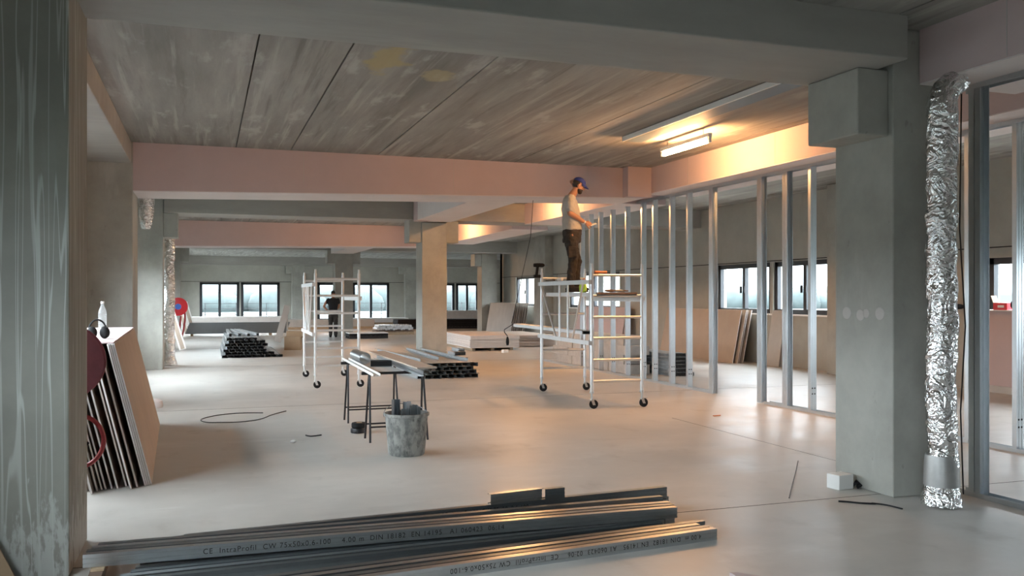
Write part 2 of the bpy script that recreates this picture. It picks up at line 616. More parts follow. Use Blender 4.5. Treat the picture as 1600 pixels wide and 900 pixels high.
# recessed far part on the right, far wall, back wall
struct(MB().box(XR, 38.0, 0, 20.5, 38.3, 4.2).build('wall_return', WALLC), 'concrete return wall at the corner column', 'wall')
struct(MB().box(20.2, 38.3, 0, 20.5, YF + 0.3, 4.2).build('wall_far_right', WALLC), 'concrete side wall of the far end', 'wall')
FW = [(XY(312, YF), XY(374, YF), 0.1, 2.45), (XY(376.5, YF), XY(437, YF), 0.1, 2.45), (XY(496, YF), XY(549, YF), 0.1, 2.45), (XY(551, YF), XY(608, YF), 0.1, 2.45),
      (XY(662, YF), XY(710, YF), 0.1, 2.45), (XY(712.5, YF), XY(747, YF), 0.1, 2.45)]
wall_with_windows('wall_far', 'y', YF, 0.3, -2.0, 20.5, 4.2, FW, 'concrete far wall with full-height dark windows')
for k, (a, b, c_, d) in enumerate(FW):
    window('y', YF + 0.06, a, b, c_, d, 2, 'full-height dark framed window in the far wall, %s' % ['first from the left', 'second from the left', 'half hidden behind the standing worker', 'left of the middle column', 'partly behind the middle column', 'rightmost'][k], depth=0.14, inn=-1, fw=0.15)
wall_with_windows('wall_back', 'y', YB - 0.25, 0.25, -2.0, XR + 0.3, 4.2, [], 'concrete back wall behind the camera')
# panel joints on far and right walls
jm = MB()
for z in (2.47,):
    jm.box(-1.7, YF - 0.004, z, 20, YF + 0.01, z + 0.025)
    jm.box(XR - 0.004, -6, z, XR + 0.01, 38, z + 0.02)
for y in (24.5, 31.4):
    jm.box(XR - 0.004, y, 0, XR + 0.01, y + 0.02, 2.47)
struct(jm.build('wall_panel_joint', INK), 'thin dark joints between the concrete wall panels', 'wall joint')
# pilasters
for px, wd in ((465, 0.75), (640, 0.75)):
    x = XY(px, YF)
    mb = MB().box(x - wd / 2, YF - 0.45, 0, x + wd / 2, YF, ZC)
    mb.box(x - wd / 2 - 0.35, YF - 0.42, 3.0, x - wd / 2, YF, 3.45)
    mb.box(x + wd / 2, YF - 0.42, 3.0, x + wd / 2 + 0.35, YF, 3.45)
    struct(mb.build('concrete_pilaster', CONC, bevel=0.01), 'concrete pilaster between the far windows', 'column')
struct(MB().box(-1.7, YF - 0.5, 3.46, 20, YF, ZC).build('concrete_edge_beam', BEAM), 'concrete edge beam over the far windows', 'beam')
for y, wd, pr in ((14.6, 0.75, 0.4), (31.8, 1.2, 0.35), (5.7, 0.7, 0.4)):
    struct(MB().box(XR - pr, y, 0, XR, y + wd, ZC).build('concrete_pilaster', CONC, bevel=0.01), 'concrete pilaster on the right outer wall', 'column')


# frames: columns, corbels, beams
def column(x0, y0, x1, y1, z1, mt, label, corb=(), name='concrete_column'):
    o = struct(MB().box(x0, y0, 0, x1, y1, z1).build(name, mt, bevel=0.012), label, 'column')
    for s in corb:
        a, b = (x0 - 0.31, x0) if s < 0 else (x1, x1 + 0.31)
        MB().box(a, y0 + 0.05, 2.96, b, y1 - 0.02, 3.5).build('corbel', mt, o, bevel=0.012)
    return o


def beam(x0, x1, y0, y1, z0, z1, label):
    return struct(MB().box(x0, y0, z0, x1, y1, z1).build('concrete_beam', BEAM, bevel=0.012), label, 'beam')


column(-1.75, 5.72, -0.75, 6.56, ZC, PILLAR, 'large drip-streaked concrete column close to the camera')
column(5.30, 5.75, 5.76, 6.45, ZN, CONC, 'concrete column with a corbel beside the foil duct', (-1,), 'corbel_column')
for k, (y, z, r_) in enumerate(((6.30, 1.50, 0.055), (6.13, 1.485, 0.05), (6.06, 1.50, 0.04), (5.90, 1.50, 0.055))):
    MB().lathe([(0.0, 0.0), (r_, 0.0), (r_ * 0.9, -0.003), (0, -0.003)], (5.30, y, z), 20, 'x').build('repair_patch', GREYB, bpy.data.objects['corbel_column'])
beam(-1.75, 5.2, 5.48, 6.48, 3.5, ZN + 0.05, 'deep concrete beam crossing nearest the camera')
struct(MB().box(-1.75, 6.56, 3.66, -1.05, 14.5, ZC).build('concrete_edge_beam', BEAM, bevel=0.01), 'concrete edge beam along the left wall', 'beam')
struct(MB().box(-1.75, 15.6, 3.66, -1.05, 21.0, ZC).build('concrete_edge_beam', BEAM, bevel=0.01), 'concrete edge beam along the left wall further off', 'beam')
column(-1.75, 14.5, -1.03, 15.5, ZC, CONC, 'concrete column at the left end of the first pink boxed beam')
column(-1.75, 21.1, -0.88, 21.8, ZC, CONC, 'concrete column with corbel on the left side of the hall', (1,))
column(5.03, 21.1, 5.66, 21.75, 3.45, CONC, 'free-standing concrete column in the middle of the hall', (-1, 1))
beam(-0.86, 12.8, 21.0, 22.0, 3.5, ZC, 'concrete beam over the middle column')
column(-1.75, 36.1, -0.88, 36.8, ZC, CONC, 'far concrete column on the left side of the hall', (1,))
column(5.0, 36.1, 5.72, 36.8, ZC, CONC, 'far concrete column behind the standing worker', (-1, 1))
column(11.6, 37.3, 12.32, 38.0, ZC, CONC, 'dark concrete corner column at the far right', (-1,))
beam(-0.86, 12.8, 36.0, 37.0, 3.5, ZC, 'concrete beam at the far column line')


def pinkbeam(xl, zl, xr, zr, y0, y1, label):
    m = MB()
    m.hexa([(xl, y0, zl), (xr, y0, zr), (xr, y1, zr), (xl, y1, zl)], [(xl, y0, ZC), (xr, y0, ZC), (xr, y1, ZC), (xl, y1, ZC)])
    o = struct(m.build('plasterboard_boxing', PINK), label, 'boxing')
    m = MB()
    m.hexa([(xl, y0 + 0.004, zl - 0.012), (xr, y0 + 0.004, zr - 0.012), (xr, y1, zr - 0.012), (xl, y1, zl - 0.012)], [(xl, y0 + 0.004, zl - 0.001), (xr, y0 + 0.004, zr - 0.001), (xr, y1, zr - 0.001), (xl, y1, zl - 0.001)])
    m.build('soffit_board', PINKP, o)
    return o


BX = 7.67
o = pinkbeam(-1.03, 3.25, BX, 3.46, 14.5, 15.6, 'long pink plasterboard boxing round the first cross beam')
jm = MB()
for x in (1.5, 4.0, 6.5):
    jm.box(x, 14.496, 3.42, x + 0.006, 14.5, ZC)
jm.build('board_joint', GREYB, o)
o = pinkbeam(-0.9, 3.19, BX, 3.33, 29.0, 30.1, 'pink plasterboard boxing round the second cross beam')
# short boxed run to the middle column
m = MB().box(4.8, 15.6, 3.46, 5.72, 20.98, ZC)
o = struct(m.build('plasterboard_boxing', PINKP), 'pale boxed beam running towards the middle column', 'boxing')
MB().box(4.79, 20.6, 3.455, 5.1, 20.985, ZC).build('end_board', PINK, o)


def sidebox(y0, y1, zb, x0, x1, label):
    o = struct(MB().box(x0, y0, zb, x1, y1, ZC if y1 > 6 else ZN).build('plasterboard_boxing', PINK), label, 'boxing')
    MB().box(x0 + 0.004, y0, zb - 0.012, x1, y1, zb - 0.001).build('soffit_board', PINKP, o)
    j = MB()
    y = y0 + 1.7
    while y < y1:
        j.box(x0 - 0.003, y, zb + 0.01, x0 + 0.01, y + 0.006, ZC if y1 > 6 else ZN)
        y += 2.4
    j.build('board_joint', GREYB, o)
    return o


sidebox(6.5, 14.5, 3.52, BX, 8.7, 'pink plasterboard boxing above the stud framing, lit by the tube lamp')
sidebox(15.6, 21.0, 3.47, BX, 8.7, 'pink plasterboard boxing beyond the first cross beam')
sidebox(22.0, 29.0, 3.42, BX, 8.7, 'pink plasterboard boxing beyond the middle column')
sidebox(-4, 5.74, 3.4, 5.56, 6.6, 'pink plasterboard boxing above the nearest stud frame')
MB0 = MB().box(7.2, 14.28, 3.44, BX, 14.499, ZC)
struct(MB0.build('plasterboard_boxing', PINK), 'short pink boxed upstand in the ceiling corner', 'boxing')
struct(MB().box(4.8, 30.1, 3.35, 5.7, 35.9, ZC).build('plasterboard_boxing', PINKP), 'pale boxed beam beyond the second cross beam', 'boxing')

# outside
struct(MB().box(-160, -120, -0.6, 200, 320, -0.35).build('ground_outside', GROUND), 'grass outside the building', 'ground')
mb = MB()
for k in range(46):
    x = -60 + k * 3.6
    mb.ell((x, 118 + random.uniform(-4, 4), 0.4), (3.4, 2.6, random.uniform(1.7, 3.0)), sub=2)
o = mb.build('distant_hedge', HEDGE, smooth=True)
struct(o, 'hazy line of hedges outside the far windows', 'hedge')
mb = MB()
for z in (0.35, 0.75, 1.1):
    mb.box(-2, 63, z, 24, 63.04, z + 0.035)
for k in range(14):
    mb.box(-2 + k * 2, 63, -0.4, -1.95 + k * 2, 63.05, 1.15)
struct(mb.build('exterior_railing', DARK), 'thin railing outside the far windows', 'railing')
h = struct(MB().hexa([(27, 4, -0.4), (38, 4, -0.4), (38, 22, -0.4), (27, 22, -0.4)], [(27, 4, 3.2), (38, 4, 5.2), (38, 22, 5.2), (27, 22, 3.2)]).build('exterior_building', HOUSE), 'pink rendered building outside the right hand windows', 'building')
MB().hexa([(26.6, 3.6, 3.18), (38.4, 3.6, 5.3), (38.4, 22.4, 5.3), (26.6, 22.4, 3.18)], [(26.6, 3.6, 3.4), (38.4, 3.6, 5.6), (38.4, 22.4, 5.6), (26.6, 22.4, 3.4)]).build('exterior_roof', HOUSER, h)

# ------------------------------------------------------------------ metal stud profile
def cee(L, web=0.075, fl=0.05, lip=0.007, t=0.0015, grooves=True):
    """C-section, length along x, web upright in the x-z plane at y = 0, flanges towards +y"""
    h = web
    pr = [(lip and fl, lip), (fl, 0), (0, 0)]
    if grooves:
        for z in (0.3, 0.7):
            pr += [(0, h * z - 0.004), (0.0028, h * z - 0.002), (0.0028, h * z + 0.002), (0, h * z + 0.004)]
    pr += [(0, h), (fl, h), (fl, h - lip)]
    # offset inwards for the sheet's thickness
    P2 = [Vector(p) for p in pr]
    ins = []
    for i, p in enumerate(P2):
        a = P2[max(i - 1, 0)]
        b = P2[min(i + 1, len(P2) - 1)]
        d = (b - a).normalized() if i not in (0, len(P2) - 1) else ((P2[1] - P2[0]).normalized() if i == 0 else (P2[-1] - P2[-2]).normalized())
        n = Vector((d.y, -d.x))
        ins.append(p + n * t)
    mb = MB()
    n = len(P2)
    v0 = [mb.bm.verts.new((0, p.x, p.y)) for p in P2] + [mb.bm.verts.new((0, p.x, p.y)) for p in ins]
    v1 = [mb.bm.verts.new((L, p.x, p.y)) for p in P2] + [mb.bm.verts.new((L, p.x, p.y)) for p in ins]
    f = mb.bm.faces.new
    for i in range(n - 1):
        f((v0[i], v0[i + 1], v1[i + 1], v1[i]))
        f((v0[n + i + 1], v0[n + i], v1[n + i], v1[n + i + 1]))
        f((v0[i + 1], v0[i], v0[n + i], v0[n + i + 1]))
        f((v1[i], v1[i + 1], v1[n + i + 1], v1[n + i]))
    f((v0[0], v1[0], v1[n], v0[n]))
    f((v1[n - 1], v0[n - 1], v0[2 * n - 1], v1[2 * n - 1]))
    return mb


def text_mesh(body, size):
    cu = bpy.data.curves.new('printed_text', 'FONT')
    cu.body = body
    cu.size = size
    cu.space_character = 1.2
    ob = bpy.data.objects.new('printed_text', cu)
    C.objects.link(ob)
    bpy.context.view_layer.update()
    dg = bpy.context.evaluated_depsgraph_get()
    me = bpy.data.meshes.new_from_object(ob.evaluated_get(dg))
    bpy.data.objects.remove(ob)
    me.materials.clear()
    me.materials.append(INK)
    return me


# ------------------------------------------------------------------ stud frames
def stud_frame(name, label, X, fl_runs, y0, y1, ztop, studs, dpt=0.10):
    """framing in the plane x = X: floor and ceiling tracks and upright studs (y, doubled)"""
    r = thing(name, label, 'stud frame', (X, y0, 0))
    r['kind'] = 'thing'
    for a, b in fl_runs:
        m = MB().box(0, a - y0, 0.001, dpt, b - y0, 0.004)
        m.box(-0.0015, a - y0, 0.001, 0, b - y0, 0.042).box(dpt, a - y0, 0.001, dpt + 0.0015, b - y0, 0.042)
        m.build('floor_track', GALV, r)
    m = MB().box(0, 0, ztop - 0.004, dpt, y1 - y0, ztop - 0.001)
    m.box(-0.002, 0, ztop - 0.055, 0, y1 - y0, ztop - 0.001).box(dpt, 0, ztop - 0.055, dpt + 0.002, y1 - y0, ztop - 0.001)
    m.build('ceiling_track', GALV, r)
    L = ztop - 0.014
    # upright: length -> z, web's normal along y, flanges run along x
    me = {}
    for sgn in (1, -1):
        mb = cee(L, dpt, 0.055)
        # x->z , z->x , y->y
        mb.xf(Matrix(((0, 0, 1, 0), (0, sgn, 0, 0), (1, 0, 0, 0), (0, 0, 0, 1))))
        bmesh.ops.recalc_face_normals(mb.bm, faces=mb.bm.faces[:])
        nf = len(mb.bm.faces)
        for z in (0.26, 0.34):
            for x in (0.03, 0.07):
                mb.lathe([(0.011, -0.0008 if sgn > 0 else 0.0028), (0.011, -0.0028 if sgn > 0 else 0.0008)], (x, 0, z), 12, 'y')
        mb.bm.faces.ensure_lookup_table()
        for f_ in mb.bm.faces[nf:]:
            f_.material_index = 1
        mm_ = mb.mesh('stud', GALV, normals=False)
        mm_.materials.append(INK)
        me[sgn] = mm_
    for y, sgn in studs:
        o = bpy.data.objects.new('stud', me[sgn])
        C.objects.link(o)
        o.parent = r
        o.location = (0, y - y0, 0.006)
    return r


XP = 8.05
st = []
for px, dbl in ((1273, 0), (1232, 1), (1192, 1), (1116, 1), (1080, 0), (1053, 0), (1026, 0), (1008, 0), (983, 0), (960, 0), (941, 0), (926, 0), (912, 0)):
    y = YX(px, XP + 0.07)
    st.append((y, 1))
    if dbl:
        st.append((y - 0.004, -1))
for y in (9.2, 8.55, 7.6, 6.98, 6.35, 5.75, 5.15, 4.5):
    st.append((y, 1))
yd0, yd1 = YX(1195, XP) + 0.02, YX(1108, XP)
stud_frame('stud_frame', 'long upright galvanised stud frame behind the wheeled tower, with a doorway gap', XP, [(4.0, yd0), (yd1 - 0.08, 20.9)], 4.0, 20.9, 3.52, st)
st = [(5.56, 1), (5.555, -1), (5.0, 1), (4.4, 1), (3.8, 1), (3.2, 1)]
stud_frame('stud_frame', 'stud frame nearest the camera, beside the foil duct', 5.95, [(2.0, 5.74)], 2.0, 5.74, 3.4, st)
# printing on two near studs
for (X, y, z0) in ((XP, 7.6, 0.9), (XP, 6.98, 1.2)):
    pass

# ------------------------------------------------------------------ strip lamps
def strip_lamp(loc, label):
    r = thing('strip_lamp', label, 'lamp', loc)
    MB().box(-0.03, -0.68, 0.045, 0.03, 0.68, 0.10).build('housing', WHITEP, r, bevel=0.006)
    for s in (-0.5, 0.5):
        MB().tube([(0, s, 0.10), (0, s, 0.199)], 0.005, 8).build('hanger', GALVD, r)
    m = MB().tube([(0, -0.61, 0), (0, 0.61, 0)], 0.032, 16)
    m.build('tube', LAMP, r, smooth=True)
    for s in (-1, 1):
        MB().box(-0.02, s * 0.645 - 0.035, -0.03, 0.02, s * 0.645 + 0.035, 0.06).build('end_cap', WHITEP, r, bevel=0.004)
    return r


LZ = ZC - 0.20
lamp0 = strip_lamp((6.53, 11.15, LZ), 'glowing warm strip lamp on the ceiling above the stud frame')
for y, lb in ((18.4, 'glowing strip lamp hidden behind the first pink cross beam'), (25.6, 'glowing strip lamp beyond the middle column'), (39.6, 'glowing strip lamp at the far end past the second pink beam')):
    dup(lamp0, (6.6, y, LZ), label=lb)
# cable tray on the ceiling
r = thing('cable_tray', 'long blue-grey cable tray under the ceiling beside the lit lamp', 'cable tray', (5.92, 9.0, ZC))
m = MB().box(-0.14, -2.55, -0.075, 0.14, 2.6, -0.071)
m.box(-0.143, -2.55, -0.075, -0.14, 2.6, -0.015).box(0.14, -2.55, -0.075, 0.143, 2.6, -0.015)
m.build('tray', mat('blue_grey_tray', (0.10, 0.145, 0.18), 0.6, 0.1, var=0.1, scale=3), r)
MB().box(-0.165, -2.55, -0.08, -0.1445, 2.6, -0.012).build('edge_strip', WHITEP, r)
for y in (-2.2, 0, 2.2):
    MB().box(-0.02, y - 0.02, -0.07, 0.02, y + 0.02, 0).build('hanger', GALVD, r)


# ------------------------------------------------------------------ wheeled towers
def tower(name, label, mt, loc, rz, W=0.79, L=2.42, deck=True, guard=True):
    r = thing(name, label, 'scaffold tower', loc, rz)
    rungs = (0.40, 0.71, 1.03, 1.335, 1.65, 1.95)
    for sx in (-1, 1):
        for sy in (-1, 1):
            x, y = sx * W / 2, sy * L / 2
            p = MB().tube([(x, y, 0.24), (x, y, 2.05)], 0.0255, 14).build('post', mt, r, smooth=True)
            MB().tube([(x, y, 2.05), (x, y, 2.12)], 0.019, 12).build('spigot', mt, p, smooth=True)
            c_ = MB()
            c_.tube([(x, y, 0.10), (x, y, 0.25)], 0.017, 10)
            c_.tube([(x, y, 0.225), (x, y, 0.25)], 0.033, 12)
            for s in (-1, 1):
                c_.hexa([(x - 0.02, y + s * 0.026 - 0.003, 0.13), (x + 0.025, y + s * 0.026 - 0.003, 0.13), (x + 0.025, y + s * 0.026 + 0.003, 0.13), (x - 0.02, y + s * 0.026 + 0.003, 0.13)][::1],
                        [(x + 0.01, y + s * 0.026 - 0.003, 0.055), (x + 0.05, y + s * 0.026 - 0.003, 0.055), (x + 0.05, y + s * 0.026 + 0.003, 0.055), (x + 0.01, y + s * 0.026 + 0.003, 0.055)])
            c_.box(x - 0.025, y - 0.03, 0.125, x + 0.03, y + 0.03, 0.135)
            c_.box(x + 0.02, y - 0.012, 0.132, x + 0.09, y + 0.012, 0.14)
            cs = c_.build('caster', GALV if mt is ALU else mt, r)
            MB().lathe([(0.02, -0.017), (0.058, -0.017), (0.066, -0.010), (0.066, 0.010), (0.058, 0.017), (0.02, 0.017)], (x + 0.03, y, 0.066), 24, 'y').build('wheel', BLACK, cs, smooth=True)
    for sy in (-1, 1):
        y = sy * L / 2
        for z in rungs:
            MB().tube([(-W / 2, y, z), (W / 2, y, z)], 0.0205, 12).build('rung', mt, r, smooth=True)
    if guard:
        x = -W / 2 - 0.045
        g = MB()
        for z in (0.96, 1.85):
            g.box(x - 0.012, -L / 2, z - 0.032, x + 0.012, -0.005, z + 0.032)
            g.box(x - 0.012, 0.005, z - 0.032, x + 0.012, L / 2, z + 0.032)
        for y in (-0.28, 0.12):
            g.tube([(x, y, 0.98), (x, y, 1.83)], 0.016, 10)
        g.tube([(x, -L / 2 + 0.25, 1.83), (x, -0.5, 0.98)], 0.016, 10)
        g.tube([(x, L / 2 - 0.12, 1.83), (x, 0.30, 0.98)], 0.016, 10)
        for z in (0.96, 1.85):
            for y in (-L / 2, L / 2):
                g.box(x - 0.015, y - 0.035, z - 0.03, x + 0.045, y + 0.035, z + 0.03)
        g.build('guard_frame', ALU if mt is ALU else mt, r)
        x = W / 2 + 0.04
        MB().box(x - 0.012, -L / 2, 1.56, x + 0.012, L / 2, 1.64).build('side_rail', mt, r)
        for y in (-L / 2, L / 2):
            MB().box(x - 0.03, y - 0.02, 1.58, x + 0.012, y + 0.02, 1.62).build('rail_hook', mt, r)
    if deck:
        MB().box(-0.31, -L / 2 - 0.03, 1.671, 0.31, L / 2 + 0.03, 1.70).build('deck', BROWNW, r)
        d = MB()
        for s in (-1, 1):
            d.box(s * 0.315 - 0.006, -L / 2 + 0.02, 1.64, s * 0.315 + 0.006, L / 2 - 0.02, 1.699)
        d.build('deck_edge', mt, r)
    return r


T1 = tower('scaffold_tower', 'wheeled aluminium scaffold tower with the worker in the blue cap standing on it', ALU, (5.80, 12.92, 0), R(-3.6))
T2 = tower('scaffold_tower', 'white wheeled scaffold tower with an empty top, beside the pile of studs in the middle', ALUW, (2.27, 17.1, 0), R(-1.2), W=0.77, L=2.3, deck=False)


# ------------------------------------------------------------------ loose studs
LETTER = []


def stud_mesh(L, mt):
    return cee(L).mesh('metal_stud', mt)


def put(me, loc, rot, label, group=None, name='metal_stud', sx=1.0):
    o = bpy.data.objects.new(name, me)
    C.objects.link(o)
    o.location = loc
    o.rotation_euler = rot
    o.scale = (sx, 1, 1)
    return tag(o, label, 'metal stud', group)


M4 = stud_mesh(4.0, GALV)
M4D = stud_mesh(4.0, GALVD)
PRINT = 'CE  IntraProfil  CW 75x50x0.6-100    4.00 m  DIN 18182  EN 14195   A1 060423  06:14'
PRINT2 = '4.00 m  DIN 18182  EN 14195   A1 060423  02:06    CE  IntraProfil  CW 75x50x0.6-100'


def letter(o, body, x, size, flip=False, z=0.0225):
    """print the text on the stud's web, inside the stud's own mesh"""
    me = text_mesh(body, size)
    M = Matrix.Translation((x, -0.0009, 0.0525 if flip else z)) @ Euler((math.pi / 2, math.pi if flip else 0, 0)).to_matrix().to_4x4()
    bm = bmesh.new()
    bm.from_mesh(o.data)
    n0, f0 = len(bm.verts), len(bm.faces)
    bm.from_mesh(me)
    bm.verts.ensure_lookup_table()
    bm.faces.ensure_lookup_table()
    bmesh.ops.transform(bm, matrix=M, verts=bm.verts[n0:])
    for f in bm.faces[f0:]:
        f.material_index = 1
    new = bpy.data.meshes.new('metal_stud')
    bm.to_mesh(new)
    bm.free()
    new.materials.append(o.data.materials[0])
    new.materials.append(INK)
    o.data = new


def stud_between(pl, pr, me, label, roll=0.0, L=4.0, group=None):
    """left end pl and right end pr (bottom edge of the web facing the camera)"""
    a, b = Vector(pl), Vector(pr)
    d = (b - a)
    rz = math.atan2(d.y, d.x)
    ry = -math.asin(d.z / d.length)
    q = Matrix.Rotation(rz, 4, 'Z') @ Matrix.Rotation(ry, 4, 'Y') @ Matrix.Rotation(roll, 4, 'X')
    return put(me, a, q.to_euler(), label, group, sx=d.length / L)


GF = 'long loose studs on the floor nearest the camera'
H = 0.0765
fg = [
    # left (x, y, z), right (x, y, z), mesh, label
    ((-0.42, 5.30, 0.00), (3.00, 5.42, 0.0), M4D, 'front stud of the bottom layer under the printed one', None),
    ((-0.45, 5.38, 0.00), (3.05, 5.49, 0.0), M4, 'second stud of the bottom layer under the printed one', None),
    ((-0.40, 5.45, 0.00), (3.10, 5.56, 0.0), M4D, 'third stud of the bottom layer under the printed one', None),
    ((-0.38, 5.53, 0.00), (3.22, 5.64, 0.0), M4, 'fourth stud of the bottom layer under the printed one', None),
    ((-0.36, 5.60, 0.00), (3.24, 5.72, 0.0), M4D, 'rearmost stud of the bottom layer near the column', None),
    ((-0.66, 5.56, 0.092), (3.16, 5.50, H), M4, 'bright stud with clear black printing, lying on top of the loose bundle', PRINT),
    ((-0.65, 5.63, 0.092), (3.18, 5.575, H), M4D, 'dark stud lying right behind the printed top stud', None),
    ((-0.63, 5.70, 0.092), (3.19, 5.65, H), M4, 'third stud of the top layer behind the printed one', None),
    ((-0.60, 5.76, 0.092), (3.23, 5.83, H), M4D, 'rearmost stud of the top layer, its end by the wood batten', None),
    ((-0.20, 5.70, 0.0), (3.38, 6.02, 0.0), M4, 'stud lying askew on the floor at the rear of the bundle', None),
    ((-0.15, 5.78, 0.0), (3.44, 6.12, 0.0), M4D, 'dark printed stud at the far rear of the bundle, under two offcuts', None),
    ((-0.12, 5.85, H), (3.42, 6.11, H), M4D, 'dark printed stud on top at the rear of the bundle', PRINT2),
    ((-0.48, 4.79, 0.0), (3.27, 5.16, 0.0), M4, 'bright front stud with upside-down printing, nearest the camera', 'FLIP'),
    ((-0.49, 4.855, 0.0), (3.25, 5.22, 0.0), M4D, 'stud pressed against the back of the front upside-down one', None),
    ((-0.47, 4.95, 0.0), (3.22, 5.29, 0.0), M4, 'third stud from the camera, in the front group', None),
    ((-0.46, 5.03, 0.0), (3.30, 5.36, 0.0), M4D, 'fourth stud from the camera, in the front group', None),
]
for i, (a, b, me, lb, pr) in enumerate(fg):
    # reverse some so that the closed web, and for others the open side, faces the camera
    o = stud_between(a, b, me, lb, group=GF)
    if pr == 'FLIP':
        letter(o, PRINT2, 3.86, 0.043, True)
    elif pr == PRINT:
        letter(o, PRINT, 0.68, 0.0445)
    elif pr:
        letter(o, pr, 0.75, 0.043)
M05 = stud_mesh(0.42, GALV)
put(M05, (1.93, 5.99, 2 * H), (0, 0, R(8)), 'short bright stud offcut lying on the rear studs')
M04 = stud_mesh(0.16, GALVD)
put(M04, (2.36, 6.02, 2 * H), (0, 0, R(4)), 'smallest dark stud offcut standing on the rear studs')
o = tag(MB().box(-0.035, -0.85, 0, 0.035, 0.75, 0.075).build('wood_batten', BROWNW, loc=(-0.58, 5.23, 0.001), rot=(0, 0, R(1))), 'dark wood batten under the left ends of the loose studs', 'batten')
o = tag(MB().box(-0.035, -0.06, 0.0765, 0.035, 0.24, 0.0895).build('wood_packer', WOOD, loc=(-0.58, 5.58, 0.0)), 'thin wood packer on the dark batten under the printed stud', 'wood packer')

# neat pile by the column
G1 = 'steel studs in the pile in front of the middle column'
MP = cee(3.7, fl=0.0705).mesh('metal_stud', STUDP)
LAY = ['lowest layer', 'second layer', 'third layer', 'fourth layer', 'fifth layer', 'sixth layer', 'seventh layer']


def pile(x0, y0, cols, rows, me, group, where, pitch=0.0785, jit=0.05, H=0.0765, W=0.0515, ang=0.0, skip=()):
    """studs on their webs' edges, boxed face to face, length along y"""
    for r_ in range(rows):
        for c_ in range(cols[r_]):
            if (r_, c_) in skip:
                continue
            x = x0 + c_ * pitch + random.uniform(-0.0015, 0.0015) + 0.02 * r_
            y = y0 + random.uniform(-jit, jit)
            # length along +y: rotate 90 deg about z. web at local y=0 -> faces
            if (c_ + r_) % 2:
                loc, rot = (x + 0.0, y, r_ * H), (0, 0, R(90))
                loc = (x + 0.0725, y, r_ * H)
            else:
                # mirrored: turn about the length as well
                loc, rot = (x, y, r_ * H + 0.075), (math.pi, 0, R(90))
            put(me, loc, rot, 'steel stud, %s %s' % (LAY[r_], where), group + ', ' + LAY[r_])


pile(3.98, 17.05, [16, 16, 15, 15], 4, MP, G1, 'of the pile in front of the middle column')
# a few lying loose on it, and short offcuts standing on top
for i, (x, y, rz, lb) in enumerate([(4.14, 17.5, 93, 'loose stud askew on top of the near pile, towards the white tower'), (4.62, 17.9, 88, 'loose stud askew on the middle of the near pile'), (5.1, 17.35, 91.5, 'loose stud along the column side of the near pile')]):
    put(MP, (x, y, 4 * H + 0.001), (0, 0, R(rz)), lb)
MS = stud_mesh(0.55, STUDP)
for i in range(5):
    put(MS, (5.0 + i * 0.06, 18.0, 4 * H + 0.0775), (0, 0, R(90)), 'short stud offcut in the small cluster on top of the near pile', 'offcuts on the near pile')
for i in range(2):
    put(MS, (5.1 + i * 0.13, 18.05, 5 * H + 0.078), (0, 0, R(90)), 'short stud offcut standing uppermost on the near pile', 'uppermost offcuts on the near pile')
# second pile further left
G2 = 'steel studs in the far pile by the left column'
pile(0.42, 24.45, [20, 17, 15, 14, 14, 13, 11], 7, MP, G2, 'of the far pile by the left column')
for i in range(4):
    put(MP, (0.7 + i * 0.24, 25.3, 7 * H + 0.0735), (R(-90), 0, R(90 + 2 * i)), 'stud lying flat across the top of the far pile', 'flat studs on the far pile')
# very far stack lying across
MX = stud_mesh(4.0, GALVD)
for r_ in range(6):
    for c_ in range(3):
        put(MX, (-0.75 + r_ * 0.03, 38.2 + c_ * 0.07, 0.085 + r_ * H), (0, 0, 0), 'long stud in the stack lying crosswise before the far windows', 'crosswise studs before the far windows')
for i, y in enumerate((38.22, )):
    for x in (-0.5, 1.2, 2.6):
        tag(MB().box(-0.05, -0.14, 0, 0.05, 0.16, 0.083).build('wood_batten', WOOD, loc=(x, 38.28, 0)), 'pale batten carrying the crosswise studs before the far windows', 'batten', 'battens under the crosswise studs')
# studs and dark channel behind the frame on the right
for r_ in range(6):
    for c_ in range(7 if r_ < 1 else 6):
        put(MP, (8.97 + c_ * 0.078 + 0.0725, 15.9 + 0.03 * r_ + random.uniform(-.04, .04), r_ * H), (0, 0, R(90)), 'steel stud, %s of the stack behind the long stud frame' % LAY[r_], 'studs behind the stud frame, ' + LAY[r_])


# ------------------------------------------------------------------ plasterboards
def board(name, L, Hh, T, mt, core, loc, rot, label, group=None):
    """board: length along y, height along z, thickness along x, paper faces and pale edges"""
    r = thing(name, label, 'plasterboard', loc, 0, group)
    r.rotation_euler = rot
    MB().box(0, 0, 0, T, L, Hh).build('core', core, r)
    f = MB().box(T, 0.0005, 0.0005, T + 0.0006, L - 0.0005, Hh - 0.0005).box(-0.0006, 0.0005, 0.0005, 0, L - 0.0005, Hh - 0.0005)
    f.build('face_paper', mt, r)
    return r


